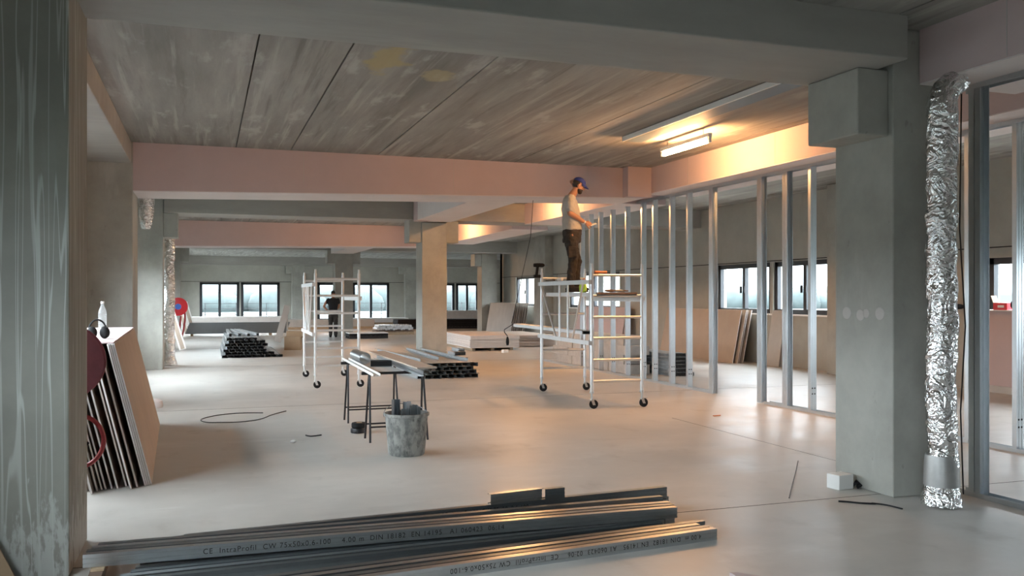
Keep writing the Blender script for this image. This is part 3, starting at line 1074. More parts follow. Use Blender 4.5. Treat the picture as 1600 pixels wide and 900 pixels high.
# stack leaning on the left wall under the window
lean = math.atan(0.30 / 1.235)
proto = None
xs = []
x = -0.435
for i in range(15):
    xs.append(x)
    x -= 0.0152 if i in (0, 1, 2) else (0.062 if i in (3, 6) else random.choice((0.030, 0.036, 0.046)))
for i, x in enumerate(xs):
    y = 8.28 + (0.0 if i < 4 else random.uniform(-0.10, 0.10)) - 0.012 * i
    # lean towards -x: rotate about y by -lean; outer face is +x
    lb = 'front plasterboard with the brown face, leaning under the left window' if i == 0 else 'pale-edged plasterboard in the stack leaning under the left window'
    th = lean
    if proto is None:
        proto = board('plasterboard', 3.85, 1.265, 0.0125, BROWN, WHITEB, (x - 0.0125, y, 0.003), (0, -th, R(1.6)), lb)
    else:
        dup(proto, (x - 0.0125, y, 0.003), rot=(0, -th, R(1.6)), label=lb, group='pale-edged boards leaning under the left window')
o = tag(MB().box(-0.62, 0, 0, 0.0, 3.78, 0.0125).build('plasterboard', PINK, loc=(-0.745, 8.33, 1.2375), rot=(0, 0, R(1.6))), 'pinkish board lying flat on the leaning stack, under the bottle', 'plasterboard')
# stack lying flat right of the middle column
p = board('plasterboard', 3.4, 1.55, 0.0125, BROWN, WHITEB, (7.45, 25.1, 0.09), (0, R(90), 0), 'board in the low flat stack right of the middle column', 'boards of the flat stack by the middle column')
bpy.data.objects.remove(p.children[0]) if False else None
n0 = 26
for ch in p.children:
    pass
p.location = (7.45, 25.1, 0.1)
p.rotation_euler = (0, R(90), 0)
for i in range(1, n0):
    dup(p, (7.45 + random.uniform(-0.02, 0.02) + (0.0 if i > 7 else random.uniform(-0.03, 0.03)), 25.1 + random.uniform(-0.03, 0.03), 0.1 + i * 0.0142), rot=(0, R(90), 0), label='topmost board with bare tan face in the low flat stack by the middle column' if i == n0 - 1 else None)
for x in (7.6, 8.2, 8.8):
    tag(MB().box(-0.05, -1.6, 0, 0.05, 1.6, 0.086).build('wood_batten', WOOD, loc=(x, 26.85, 0)), 'batten under the low flat board stack by the middle column', 'batten', 'battens under the low flat stack')
for i in range(16):
    dup(p, (9.25 + random.uniform(-0.02, 0.02), 26.6 + random.uniform(-0.04, 0.04), 0.02 + i * 0.0225 + 0.0125), rot=(0, R(90), 0), label='tan board in the second flat stack behind the raised plank', group='boards of the second flat stack')


def lean_right(x, y, L, Hh, n, mt, label, group, step=0.05, lean_=0.30, frontlabel=None, yj=0.15):
    pr = None
    for i in range(n):
        a = math.atan(lean_ / Hh)
        loc = (x + i * step, y + (random.uniform(-yj, yj) if i else 0), 0.001)
        lb = frontlabel if (i == 0 and frontlabel) else label
        if pr is None:
            pr = board('plasterboard', L, Hh, 0.0125, mt, WHITEB, loc, (0, a, 0), lb, None if frontlabel else group)
        else:
            dup(pr, loc, rot=(0, a, 0), label=lb, group=group)


lean_right(12.15, 18.5, 3.6, 1.32, 8, BROWN, 'pale-edged plasterboard in the stack behind the stud frame doorway', 'boards leaning behind the doorway', 0.045, 0.27, 'front brown plasterboard leaning under the window, seen through the stud frame doorway')
lean_right(11.75, 33.9, 3.3, 1.36, 8, GREYB, 'board edge in the leaning stack by the dark corner column', 'boards leaning by the corner column', 0.085, 0.22, 'front grey board of the stack leaning by the dark corner column', 0.1)
lean_right(12.3, 25.0, 3.7, 1.30, 3, PINK, 'pink plasterboard leaning behind the stacked grey blocks', 'pink boards leaning behind the blocks', 0.05, 0.27, 'front pink plasterboard leaning behind the stacked grey blocks')
lean_right(12.5, 17.15, 0.5, 1.32, 2, GREYB, 'narrow pale board strip leaning beside the brown stack', 'pale strips leaning beside the brown stack', 0.06, 0.2)
# pink boards closing the wall under the near right window
o = board('plasterboard', 2.6, 1.27, 0.0125, PINK, WHITEB, (12.70, 9.2, 0.12), (0, 0, 0), 'pink plasterboard panel fixed under the window behind the foil duct')
MB().box(-0.012, 0, -0.119, 0.06, 2.6, -0.002).build('base_batten', GREYB, o)
o = dup(o, (12.70, 6.5, 0.12), label='pink plasterboard panel fixed under the window, furthest right')
tag(MB().box(12.52, 6.6, 1.392, 12.80, 11.8, 1.41).build('sill_board', WHITEB), 'pale sill board above the pink panels', 'sill board')
# grey blocks stacked behind the frame
bm_ = MB().box(0, 0, 0, 0.49, 0.98, 0.195).mesh('aerated_block', BLOCK)
for r_ in range(4):
    for c_ in range(4):
        o = bpy.data.objects.new('aerated_block', bm_)
        C.objects.link(o)
        o.location = (8.38 + random.uniform(-.01, .01) , 16.6 + c_ * 1.0 + (0.25 if r_ % 2 else 0), r_ * 0.197)
        tag(o, 'long grey block in the %s course stacked behind the stud frame' % ['lowest', 'second', 'third', 'top'][r_], 'block', 'grey blocks, %s course' % ['lowest', 'second', 'third', 'top'][r_])
# far boards, box, pallets
o = board('plasterboard', 2.6, 1.2, 0.0125, GREYB, WHITEB, (2.42, 32.0, 0.02), (R(0), R(-0), R(0)), 'pale grey plank leaning towards the far windows above the carton')
for ch in o.children:
    pass
bpy.data.objects.remove(o.children[1])
bpy.data.objects.remove(o.children[0])
MB().bar((0, 0, 0.0), (0.36, 0.25, 1.28), 0.22, 0.03, (0, 1, 0)).build('plank', GREYB, o)
MB().bar((0.36, 0.285, 0), (0.36, 0.285, 1.25), 0.05, 0.035, (0, 1, 0)).build('prop', GREYB, o)
r = thing('carton', 'open brown cardboard carton on the floor behind the white tower', 'box', (2.55, 27.6, 0), R(-12))
MB().box(-0.24, -0.2, 0, 0.24, 0.2, 0.40).build('body', CARD, r)
for s in (-1, 1):
    MB().bar((s * 0.24, 0, 0.40), (s * 0.36, 0, 0.36), 0.39, 0.006, (0, 0, 1)).build('flap', CARD, r)
MB().bar((0, 0.2, 0.40), (0, 0.25, 0.56), 0.46, 0.006, (0, 1, 0)).build('flap', CARD, r)
MB().box(-0.1, -0.2015, 0.22, 0.1, -0.2, 0.224).build('tape_seam', BROWNW, r)


def pallet_stack(name, label, cat, loc, sx, sy, n, mt, hz, rz=0.0, top=None):
    r = thing(name, label, cat, loc, rz)
    pm = MB()
    for i in range(3):
        pm.box(-sx / 2, -sy / 2 + i * (sy - 0.1) / 2, 0, sx / 2, -sy / 2 + i * (sy - 0.1) / 2 + 0.1, 0.1)
    k = max(3, int(sx / 0.16))
    for i in range(k):
        a = -sx / 2 + i * (sx - 0.1) / (k - 1)
        pm.box(a, -sy / 2, 0.1, a + 0.1, sy / 2, 0.122)
    pm.build('pallet', WOOD if mt is not BLACK else DARK, r)
    for i in range(n):
        jx, jy = random.uniform(-.02, .02), random.uniform(-.02, .02)
        MB().box(-sx / 2 + jx, -sy / 2 + jy, 0.123 + i * hz, sx / 2 + jx, sy / 2 + jy, 0.123 + i * hz + hz * 0.94).build('sheet', mt if not (top and i == n - 1) else top, r)
    return r


pallet_stack('board_pallet', 'pallet of white boards below the far left windows', 'pallet of boards', (1.5, 47.5, 0), 5.0, 1.3, 9, WHITEB, 0.05)
pallet_stack('board_pallet', 'low beige board pallet behind the white tower', 'pallet of boards', (5.9, 44.5, 0), 4.2, 1.4, 7, GREYB, 0.05)
pallet_stack('board_pallet', 'white board pallet by the middle of the far windows', 'pallet of boards', (9.3, 50.5, 0), 3.6, 1.3, 5, WHITEB, 0.05)
pallet_stack('board_pallet', 'black-sided pallet right of the middle column at the far end', 'pallet of boards', (11.0, 43.0, 0), 4.2, 1.2, 4, BLACK, 0.09)
pallet_stack('board_pallet', 'tall white board pallet by the far right window', 'pallet of boards', (14.6, 50.0, 0), 3.6, 1.4, 12, WHITEB, 0.055)
pallet_stack('sheet_pallet', 'white sheet on a dark pallet at the feet of the standing worker', 'pallet of sheets', (5.95, 34.2, 0), 1.5, 0.9, 3, BLACK, 0.035, 0, WHITEB)
r = pallet_stack('film_bundle', 'film-wrapped silver bundle on a pallet left of the middle column', 'wrapped bundle', (7.6, 37.2, 0), 1.6, 1.0, 1, BROWNW, 0.05)
mb = MB()
for k in range(14):
    mb.tube([(-0.72 + k * 0.11, -0.48, 0.25 + 0.02 * (k % 3)), (-0.72 + k * 0.11, 0.48, 0.25 + 0.02 * (k % 3))], 0.062, 10)
for k in range(13):
    mb.tube([(-0.66 + k * 0.11, -0.46, 0.36), (-0.66 + k * 0.11, 0.46, 0.36)], 0.055, 10)
mb.build('wrapped_rolls', WRAP, r, smooth=True)
# boards leaning at the far left
def plank_leaning(p0, p1, w_, label):
    r = thing('leaning_plank', label, 'plank', p0)
    d = Vector(p1) - Vector(p0)
    MB().bar((0, 0, 0.004), d, w_, 0.02, (0, 1, 0)).build('core', WHITEB, r)
    MB().bar(Vector((0, -0.0115, 0.02)), d + Vector((0, -0.0115, -0.02)), w_ * 0.55, 0.002, (0, 1, 0)).build('face_paper', BROWN, r)


plank_leaning((-0.62, 28.2, 0.03), (-1.0, 28.35, 1.32), 0.2, 'narrow brown-faced plank leaning beside the foil duct of the left column')
plank_leaning((-0.42, 39.2, 0.03), (-0.80, 39.35, 1.38), 0.22, 'pale plank leaning below the far red hose reel')
plank_leaning((-0.72, 39.6, 0.03), (-1.08, 39.75, 1.38), 0.2, 'second pale plank leaning past the far red hose reel')

# ------------------------------------------------------------------ ducts
def duct(label, loc, r0, z0, z1, bend=None, flare=0.0, n=60):
    r = thing('foil_duct', label, 'duct', loc)
    mb = MB()
    pts, rs = [], []
    for i in range(n):
        z = z0 + (z1 - z0) * i / (n - 1)
        pts.append((0.006 * math.sin(z * 5), 0.006 * math.cos(z * 7), z))
        rr_ = r0 * (1 + 0.035 * math.sin(z * 23) + 0.03 * random.uniform(-1, 1))
        if flare:
            rr_ += flare * max(0, 1 - (z - z0) / 0.22)
        rs.append(rr_)
    if bend:
        for p, q in bend:
            pts.append(p)
            rs.append(q)
    mb.tube(pts, rs, 40)
    for v in mb.bm.verts:
        c_ = Vector((0, 0, v.co.z))
        d = v.co - c_
        a = math.atan2(d.y, d.x)
        v.co += Vector((d.x, d.y, 0)) * (0.05 * math.sin(a * 7 + v.co.z * 31) * math.sin(v.co.z * 19 + a * 3) + random.uniform(-0.035, 0.035))
    mb.build('foil_sleeve', FOIL, r, smooth=True)
    return r


d = duct('tall crumpled silver foil duct in front of the concrete column with the corbel', (5.47, 5.42, 0), 0.112, 0.01, 3.12, [((0.012, 0.0, 3.2), 0.11), ((0.045, 0.0, 3.27), 0.105), ((0.10, 0.0, 3.32), 0.10), ((0.19, 0.0, 3.36), 0.085)], 0.035)
m = MB().lathe([(0.133, 0.16), (0.132, 0.2), (0.127, 0.34), (0.120, 0.40)], n=30)
m.build('tape_band', mat('dull_tape', (0.42, 0.42, 0.41), 0.45, 0.7, var=0.1, scale=8), d, smooth=True)
duct('crumpled foil duct standing along the second left column', (-0.80, 22.3, 0), 0.13, 0.01, 3.0, [((0.05, 0, 3.1), 0.13), ((0.02, 0, 3.3), 0.12)], 0.05)
duct('short torn foil duct hanging under the left end of the first pink boxing', (-0.92, 15.715, 2.75), 0.12, 0.0, 0.50, [((0.0, 0.0, 0.55), 0.13), ((0, 0, 0.62), 0.11)], -0.06)


# ------------------------------------------------------------------ hose reels
def reel(label, loc, r0, disc, hub, wall_dx):
    r = thing('hose_reel', label, 'hose reel', loc)
    MB().lathe([(0.0, -0.10), (r0 * 0.9, -0.10), (r0, -0.092), (r0, -0.08), (r0 * 0.35, -0.075), (r0 * 0.35, 0.075), (r0, 0.08), (r0, 0.1), (0, 0.1)], n=48, axis='y').build('drum', disc, r, smooth=True)
    MB().lathe([(r0 * 0.38, -0.07), (r0 * 0.8, -0.07), (r0 * 0.8, 0.07), (r0 * 0.38, 0.07)], n=36, axis='y').build('wound_hose', REDH, r, smooth=True)
    MB().lathe([(0.0, -0.118), (r0 * 0.30, -0.118), (r0 * 0.33, -0.10)], n=24, axis='y').build('hub', hub, r, smooth=True)
    MB().box(wall_dx, -0.03, -0.03, 0.0, 0.03, 0.03).build('bracket', disc, r)
    MB().box(wall_dx, -0.1, -0.15, wall_dx + 0.012, 0.1, 0.15).build('wall_plate', disc, r)
    return r


h = reel('dusty dark red hose reel half hidden behind the drip-streaked column', (-0.96, 7.02, 1.17), 0.275, DRED, DRED, -0.79)
pts = [(-0.02, -0.02, -0.2)]
cx, cz, rr_ = 0.10, -0.56, 0.175
for k in range(0, 33):
    a = R(120 - k * 9)
    pts.append((cx + rr_ * math.cos(a), -0.06 - 0.002 * k, cz + rr_ * 1.05 * math.sin(a)))
MB().tube(pts, 0.0155, 12).build('hanging_hose', REDH, h, smooth=True)
MB().tube([(cx + 0.03, -0.06, cz - 0.06), (cx + 0.07, -0.06, cz - 0.01)], 0.012, 10).build('nozzle', BLACK, h)
h = reel('bright red hose reel with a blue hub, far down the left wall', (-0.80, 30.0, 1.30), 0.29, RED, BLUE, -0.95)
pts = [(0.2, 0.1, -0.2), (0.2, 0.02, -0.45), (0.16, 0, -0.75), (0.1, 0.0, -0.98), (0.02, 0.02, -0.9), (0.05, 0.05, -0.6), (0.08, 0.08, -0.3)]
MB().tube(pts, 0.03, 10).build('hanging_hose', REDH, h, smooth=True)

# ------------------------------------------------------------------ things on the left board stack
r = thing('water_bottle', 'clear empty plastic water bottle on the leaning board stack', 'bottle', (-1.02, 10.2, 1.2505))
gm = bpy.data.materials.new('clear_plastic')
gm.use_nodes = True
b_ = gm.node_tree.nodes['Principled BSDF']
b_.inputs['Base Color'].default_value = (0.93, 0.95, 0.96, 1)
b_.inputs['Roughness'].default_value = 0.12
b_.inputs['Alpha'].default_value = 0.15
pf = [(0.0, 0.004), (0.036, 0.0), (0.042, 0.01)]
for i in range(7):
    z = 0.03 + i * 0.026
    pf += [(0.042, z), (0.0385, z + 0.008), (0.042, z + 0.016)]
pf += [(0.041, 0.22), (0.03, 0.26), (0.016, 0.29), (0.0145, 0.315)]
MB().lathe(pf + [(0.0, 0.315)], n=28).build('body', gm, r, smooth=True)
MB().lathe([(0.0, 0.34), (0.017, 0.34), (0.0175, 0.316), (0, 0.316)], n=20).build('cap', WHITEP, r, smooth=True)
r = thing('ear_defenders', 'black ear defenders on the leaning board stack, beside the bottle', 'ear defenders', (-0.93, 8.95, 1.2505), R(20))
for s in (-1, 1):
    MB().ell((s * 0.055, 0, 0.058), (0.045, 0.05, 0.058), sub=3).build('ear_cup', BLACK, r, smooth=True)
pts = [(0.075 * math.cos(R(a)), 0.0 + 0.03, 0.075 + 0.10 * math.sin(R(a))) for a in range(0, 181, 12)]
MB().tube(pts, 0.008, 8).build('headband', BLACK, r, smooth=True)

# ------------------------------------------------------------------ trestles and what lies on them
def trestle(label, loc):
    r = thing('trestle', label, 'trestle', loc)
    MB().box(-0.40, -0.02, 0.75, 0.40, 0.02, 0.785).build('top_bar', DARK, r)
    for s in (-1, 1):
        for t_ in (-1, 1):
            MB().tube([(s * 0.31, t_ * 0.022, 0.755), (s * 0.33, t_ * 0.17, 0.0)], 0.0125, 10).build('leg', DARK, r, smooth=True)
    for t_ in (-1, 1):
        MB().tube([(-0.326, t_ * 0.138, 0.17), (0.326, t_ * 0.138, 0.17)], 0.010, 8).build('stretcher', DARK, r)
    return r


tr1 = trestle('black steel trestle behind the bucket, nearest the camera', (2.08, 10.0, 0))
tr2 = dup(tr1, (2.08, 11.6, 0), label='black steel trestle furthest from the bucket, by the white tower')
TZ = 0.787
m = MB()
m.box(-0.04, 0, 0, 0.04, 2.55, 0.004).box(-0.04, 0, 0.004, -0.037, 2.55, 0.03).box(0.037, 0, 0.004, 0.04, 2.55, 0.03).box(-0.014, 0, 0.004, 0.014, 2.55, 0.012)
o = tag(m.build('white_profile', WHITEP, loc=(1.735, 9.35, TZ), rot=(0, 0, R(-1.2))), 'long white profile laid along the left ends of both trestles', 'profile')
M3 = stud_mesh(3.0, GALV)
for i, (x, zz, lb) in enumerate([(2.21, 0, 'galvanised stud lying on the trestles, outer of the pair'), (2.33, 0, 'galvanised stud lying on the trestles, second from the outer one')]):
    put(M3, (x, 9.2 + i * 0.12, TZ), (0, 0, R(89 - 0)), lb)
o = tag(MB().box(2.15, 9.25, TZ + 0.0765, 2.37, 12.2, TZ + 0.092).build('tan_board', BROWN), 'narrow tan board strip lying on the trestle studs', 'board strip')
o = tag(MB().box(2.40, 9.7, TZ, 2.47, 12.3, TZ + 0.02).build('wood_lath', GALVD), 'flat metal strip on the trestles behind the tan board', 'metal strip')
r = thing('duct_piece', 'short silver spiral duct piece lying on the trestles', 'duct piece', (1.895, 11.0, TZ + 0.0765), R(0))
pf = []
for i in range(23):
    pf.append((0.073 + (0.002 if i % 2 else 0), i * 0.035))
prof = pf + [(0.069, 0.77), (0.069, 0.0)]
MB().lathe(prof, n=28, axis='y', close=True).build('sleeve', GALV, r, smooth=True)
r = thing('grey_tray', 'dark open steel tray on the trestles beside the duct piece', 'tray', (2.03, 10.66, TZ), R(-8))
MB().box(-0.13, -0.06, 0, 0.13, 0.06, 0.004).box(-0.13, -0.06, 0.004, -0.127, 0.06, 0.075).box(0.127, -0.06, 0.004, 0.13, 0.06, 0.075).box(-0.13, 0.057, 0.004, 0.13, 0.06, 0.075).build('tray', GALVD, r)
MB().box(-0.125, -0.045, 0.006, 0.125, 0.055, 0.065).build('insert', BLACK, r)
# boards carrying these
o = tag(MB().box(1.83, 9.9, TZ, 2.15, 12.25, TZ + 0.0005).build('thin_sheet', GREYB), 'thin grey sheet lying on both trestles under the duct piece', 'sheet')
for o2 in bpy.data.objects:
    if o2.name.startswith(('duct_piece', 'grey_tray')) and o2.parent is None:
        o2.location.z += 0.0008

# ------------------------------------------------------------------ bucket
r = thing('builders_bucket', 'round cement-stained bucket full of metal offcuts in front of the trestle', 'bucket', (1.985, 9.02, 0))
MB().lathe([(0.0, 0.004), (0.18, 0.0), (0.19, 0.012), (0.222, 0.40), (0.236, 0.405), (0.238, 0.43), (0.226, 0.434), (0.218, 0.42), (0.183, 0.02), (0.0, 0.018)], n=44).build('body', BUCKET, r, smooth=True)
pts = [(0.238 * math.cos(R(a)), -0.238 * math.sin(R(a)) * 0.98 - 0.004, 0.40 - 0.10 * math.sin(R(a))) for a in range(180, 361, 10)]
MB().tube(pts, 0.004, 8).build('handle', GALVD, r, smooth=True)
MO = stud_mesh(0.34, GALVD)
for i in range(7):
    a = R(60 * i + 10)
    q = 0.0 if i == 6 else 0.118
    rot = Euler((random.uniform(-.06, .06), R(-90) + random.uniform(-.07, .07), random.uniform(0, 6)))
    off = rot.to_matrix() @ Vector((0, 0.025, 0.0375))
    put(MO, (1.985 + q * math.cos(a) - off.x, 9.02 + q * math.sin(a) - off.y, 0.145 + 0.03 * (i % 4)), rot, 'grey metal stud offcut standing in the bucket', 'offcuts standing in the bucket')
tag(MB().lathe([(0.0, 0.0), (0.172, 0.0), (0.185, 0.118), (0.0, 0.118)], n=32).build('rubble', GREYB, loc=(1.985, 9.02, 0.0215)), 'grey rubble filling the bottom of the bucket', 'rubble', kind='stuff')
# cable spools on the floor under the trestle
for k, (x, y, z, lb) in enumerate([(1.745, 10.62, 0.0, 'lower dark cable roll on the floor by the trestle legs'), (1.76, 10.64, 0.062, 'upper dark cable roll on the floor by the trestle legs')]):
    r = thing('cable_roll', lb, 'cable roll', (x, y, z))
    MB().lathe([(0.035, 0.0), (0.085, 0.0), (0.092, 0.008), (0.092, 0.045), (0.085, 0.056), (0.035, 0.056)], n=28, close=True).build('wound_tape', BLACK if k else DARK, r, smooth=True)
    MB().lathe([(0.028, 0.0), (0.034, 0.0), (0.034, 0.06), (0.028, 0.06)], n=20, close=True).build('core', WOOD, r, smooth=True)

# ------------------------------------------------------------------ small floor things
def floor_wire(px, r_, name, label, cat, mt, z=None):
    pts = [FL(x, y, r_) for x, y in px]
    # smooth
    out = []
    for i in range(len(pts) - 1):
        p0, p1, p2, p3 = pts[max(i - 1, 0)], pts[i], pts[i + 1], pts[min(i + 2, len(pts) - 1)]
        for k in range(5):
            t_ = k / 5
            out.append(0.5 * ((2 * p1) + (p2 - p0) * t_ + (2 * p0 - 5 * p1 + 4 * p2 - p3) * t_ ** 2 + (3 * p1 - p0 - 3 * p2 + p3) * t_ ** 3))
    out.append(pts[-1])
    return tag(MB().tube(out, r_, 8).build(name, mt, smooth=True), label, cat)


floor_wire([(411, 645), (380, 645.2), (345, 648), (320, 653), (314, 657), (325, 660), (345, 660), (370, 659.5), (395, 657), (410, 654), (425, 648), (447, 642)], 0.006, 'wire_loop', 'thin dark wire loop lying on the bright floor', 'wire', DARK)
floor_wire([(478, 680), (484, 681.5), (492, 681), (502, 679.5)], 0.008, 'wire_scrap', 'short dark wire scrap on the floor near the bucket', 'wire', DARK)
floor_wire([(1310, 783), (1325, 784), (1345, 786), (1368, 787)], 0.007, 'wire_scrap', 'dark cable scrap on the floor in front of the corbel column', 'wire', DARK)
floor_wire([(1233, 778), (1238, 757), (1243, 738), (1247, 720)], 0.004, 'floor_rod', 'thin dark rod lying on the floor left of the white box', 'rod', DARK)
floor_wire([(1362, 786), (1385, 789), (1410, 795)], 0.006, 'wire_scrap', 'second dark cable scrap on the floor, towards the foil duct', 'wire', DARK)
p = FL(458, 692)
tag(MB().ell((0, 0, 0.016), (0.035, 0.025, 0.018), sub=2).build('paper_scrap', WHITEB, loc=p), 'crumpled white scrap on the shaded floor left of the bucket', 'scrap')
p = FL(1120, 650)
tag(MB().box(-0.06, -0.015, 0, 0.06, 0.015, 0.012).build('red_scrap', ORNG, loc=p, rot=(0, 0, .2)), 'little reddish strip on the floor before the stud frame', 'scrap')
p = FL(789, 551)
tag(MB().box(-0.09, -0.06, 0, 0.09, 0.06, 0.09).build('white_offcut', WHITEB, loc=p, rot=(0, 0, .4), bevel=0.01), 'small white offcut on the floor by the low flat board stack', 'offcut')
p = FL(243, 640)
o = tag(MB().lathe([(0, 0), (0.10, 0.0), (0.115, 0.03), (0.10, 0.10), (0.05, 0.13), (0, 0.135)], n=20).build('crumpled_bag', PINKP, loc=(p.x - 0.02, p.y + 0.25, 0), smooth=True), 'pinkish crumpled bag on the floor past the leaning boards', 'bag')
r = thing('junction_box', 'small white box with black cable on the floor at the corbel column foot', 'box', (5.145, 6.2, 0), R(8))
MB().box(-0.085, -0.07, 0, 0.085, 0.07, 0.125).build('body', WHITEP, r, bevel=0.006)
MB().tube([(0.085, -0.05, 0.03), (0.12, -0.09, 0.05), (0.14, -0.06, 0.012), (0.10, -0.10, 0.012), (0.13, -0.11, 0.03), (0.14, -0.05, 0.06), (0.11, -0.04, 0.012)], 0.010, 8).build('cable', BLACK, r, smooth=True)
p = FL(1165, 905)
o = tag(MB().hexa([(-0.07, -0.1, 0.0), (0.10, -0.1, 0), (-0.03, 0.05, 0), (-0.07, 0.055, 0)], [(-0.07, -0.1, 0.03), (0.10, -0.1, 0.03), (-0.03, 0.05, 0.03), (-0.07, 0.055, 0.03)]).build('pink_offcut', PINK, loc=(p.x, p.y, 0)), 'pink board offcut on the floor at the bottom edge', 'offcut')
o = tag(MB().bar((-1.10, 5.60, 0.005), (-1.38, 5.69, 0.55), 0.22, 0.013, (0, 1, 0)).build('board_strip', CARD), 'tan board strip leaning on the drip-streaked column', 'board strip')
# thin cable beside the duct and cables in the frames
tag(MB().tube([(5.86, 5.60, 3.35), (5.84, 5.6, 2.2), (5.88, 5.58, 1.4), (5.85, 5.6, 0.7), (5.88, 5.6, 0.02)], 0.006, 8).build('hanging_cable', DARK, smooth=True), 'thin dark cable hanging behind the tall foil duct', 'cable')
a0 = P(836, 322, 17.5)
a1 = P(822, 420, 17.3)
a2 = P(806, 470, 17.2)
a3 = P(794, 513, 17.0)
# plank through the tower
r = thing('scaffold_plank', 'light metal plank resting on the tower rungs and reaching out behind', 'plank', (5.65, 14.05, 1.0525), R(-2))
MB().box(-0.1, -1.6, 0, 0.1, 1.95, 0.006).box(-0.1, -1.6, 0.006, -0.095, 1.95, 0.055).box(0.095, -1.6, 0.006, 0.1, 1.95, 0.055).box(-0.1, -1.6, 0.05, 0.1, 1.95, 0.055).build('deck', ALU, r)
MB().box(-0.102, 1.945, -0.005, 0.102, 1.965, 0.06).build('end_cap', GALV, r)
pe = Vector((5.56, 15.85, 1.06))
o = tag(MB().tube([pe + Vector((0, 0, 0.05)), pe + Vector((-0.02, 0.02, 0.0)) + Vector((-.12, .1, -.06)), P(792, 519, 16.9) + Vector((-.05, 0, 0)), P(793, 525, 16.9)], 0.008, 8).build('power_cable', DARK, smooth=True), 'black cable dangling from the end of the metal plank', 'cable')
o = tag(MB().lathe([(0.0, -0.12), (0.022, -0.115), (0.032, -0.06), (0.028, 0.0), (0.012, 0.05), (0, 0.05)], n=16).build('cable_plug', BLACK, loc=P(793, 530, 16.9), smooth=True), 'black plug on the cable below the metal plank', 'plug')
tag(MB().tube([P(833, 313, 15.9), P(829, 370, 15.93), P(816, 430, 15.97), pe + Vector((0.0, 0.1, 0.06))], 0.006, 8).build('hanging_cable', DARK, smooth=True), 'thin cable hanging from the pink boxing to the metal plank', 'cable')


# ------------------------------------------------------------------ things on the tower (tower axes)
def on_tower(x, y, z):
    a = R(-3.6)
    return (5.80 + x * math.cos(a) - y * math.sin(a), 12.92 + x * math.sin(a) + y * math.cos(a), z)


r = thing('cordless_drill', 'black cordless drill hooked on the rear post of the aluminium tower', 'drill', on_tower(-0.4475, 1.21, 2.005), R(-3.6))
MB().tube([(-0.09, 0, 0.17), (-0.03, 0, 0.17), (0.07, 0, 0.17), (0.10, 0, 0.17)], [0.03, 0.036, 0.034, 0.02], 16).build('motor_housing', BLACK, r, smooth=True)
MB().bar((-0.02, 0, 0.15), (-0.04, 0, 0.0), 0.04, 0.05, (0, 1, 0)).build('grip', BLACK, r, bevel=0.006)
MB().box(-0.085, -0.04, -0.05, 0.025, 0.04, 0.005).build('battery', BLACK, r, bevel=0.006)
MB().tube([(0.10, 0, 0.17), (0.16, 0, 0.17)], 0.008, 8).build('chuck', GALVD, r)
r = thing('glove_pair', 'crumpled dirty work gloves on the front end of the tower deck', 'gloves', on_tower(0.02, -1.12, 1.701))
for s in (0, 1):
    g = MB()
    g.ell((-0.1 + 0.14 * s, 0, 0.022), (0.09, 0.05, 0.022), sub=2)
    g.build('glove_palm', GREYB if s else BROWNW, r, smooth=True)
    for k in range(4):
        MB().tube([(-0.03 + 0.14 * s, -0.03 + k * 0.02, 0.022), (0.05 + 0.13 * s, -0.045 + k * 0.03, 0.02)], [0.013, 0.010], 8).build('glove_finger', BROWNW if s else GREYB, r, smooth=True)
r = thing('lime_bag', 'lime green and yellow bag on the tower deck behind the guard frame', 'bag', on_tower(-0.24, -0.05, 1.59), 0)
r.location = on_tower(-0.24, -0.42, 1.7005)
MB().loft([(0, 0, 0.0, 0.03, 0.07), (0, 0, 0.02, 0.042, 0.11), (0, 0, 0.09, 0.045, 0.115), (0, 0, 0.14, 0.03, 0.09), (0, 0, 0.17, 0.012, 0.05)], 18).build('body', LIME, r, smooth=True)
MB().tube([(0, -0.04, 0.16), (0.02, -0.02, 0.215), (0.02, 0.02, 0.215), (0, 0.04, 0.16)], 0.006, 8).build('strap', ORNG, r, smooth=True)
tag(MB().tube([(-0.09, 0, 0), (-0.03, 0, 0), (0.0, 0, 0), (0.10, 0, 0)], [0.022, 0.022, 0.016, 0.02], 14).build('hand_tool', ORNG, loc=on_tower(-0.26, -1.21, 1.95 + 0.0435), smooth=True), 'orange tool handle on the top front rung of the aluminium tower', 'tool')
tag(MB().tube([(-0.10, 0, 0), (0.0, 0, 0), (0.02, 0, 0), (0.12, 0, 0)], [0.016, 0.018, 0.012, 0.012], 14).build('hand_tool', BROWNW, loc=on_tower(-0.42, 0.55, 1.905), rot=(0, 0, R(88)), smooth=True), 'brown tool handle lying on the guard frame top rail', 'tool')
r = thing('putty_roll', 'pale roll lying on the guard frame top rail by the worker', 'roll', on_tower(-0.43, 0.12, 1.882 + 0.028), R(88))
MB().tube([(-0.09, 0, 0), (-0.08, 0, 0), (0.08, 0, 0), (0.09, 0, 0)], [0.015, 0.027, 0.027, 0.015], 14).build('roll', WHITEP, r, smooth=True)
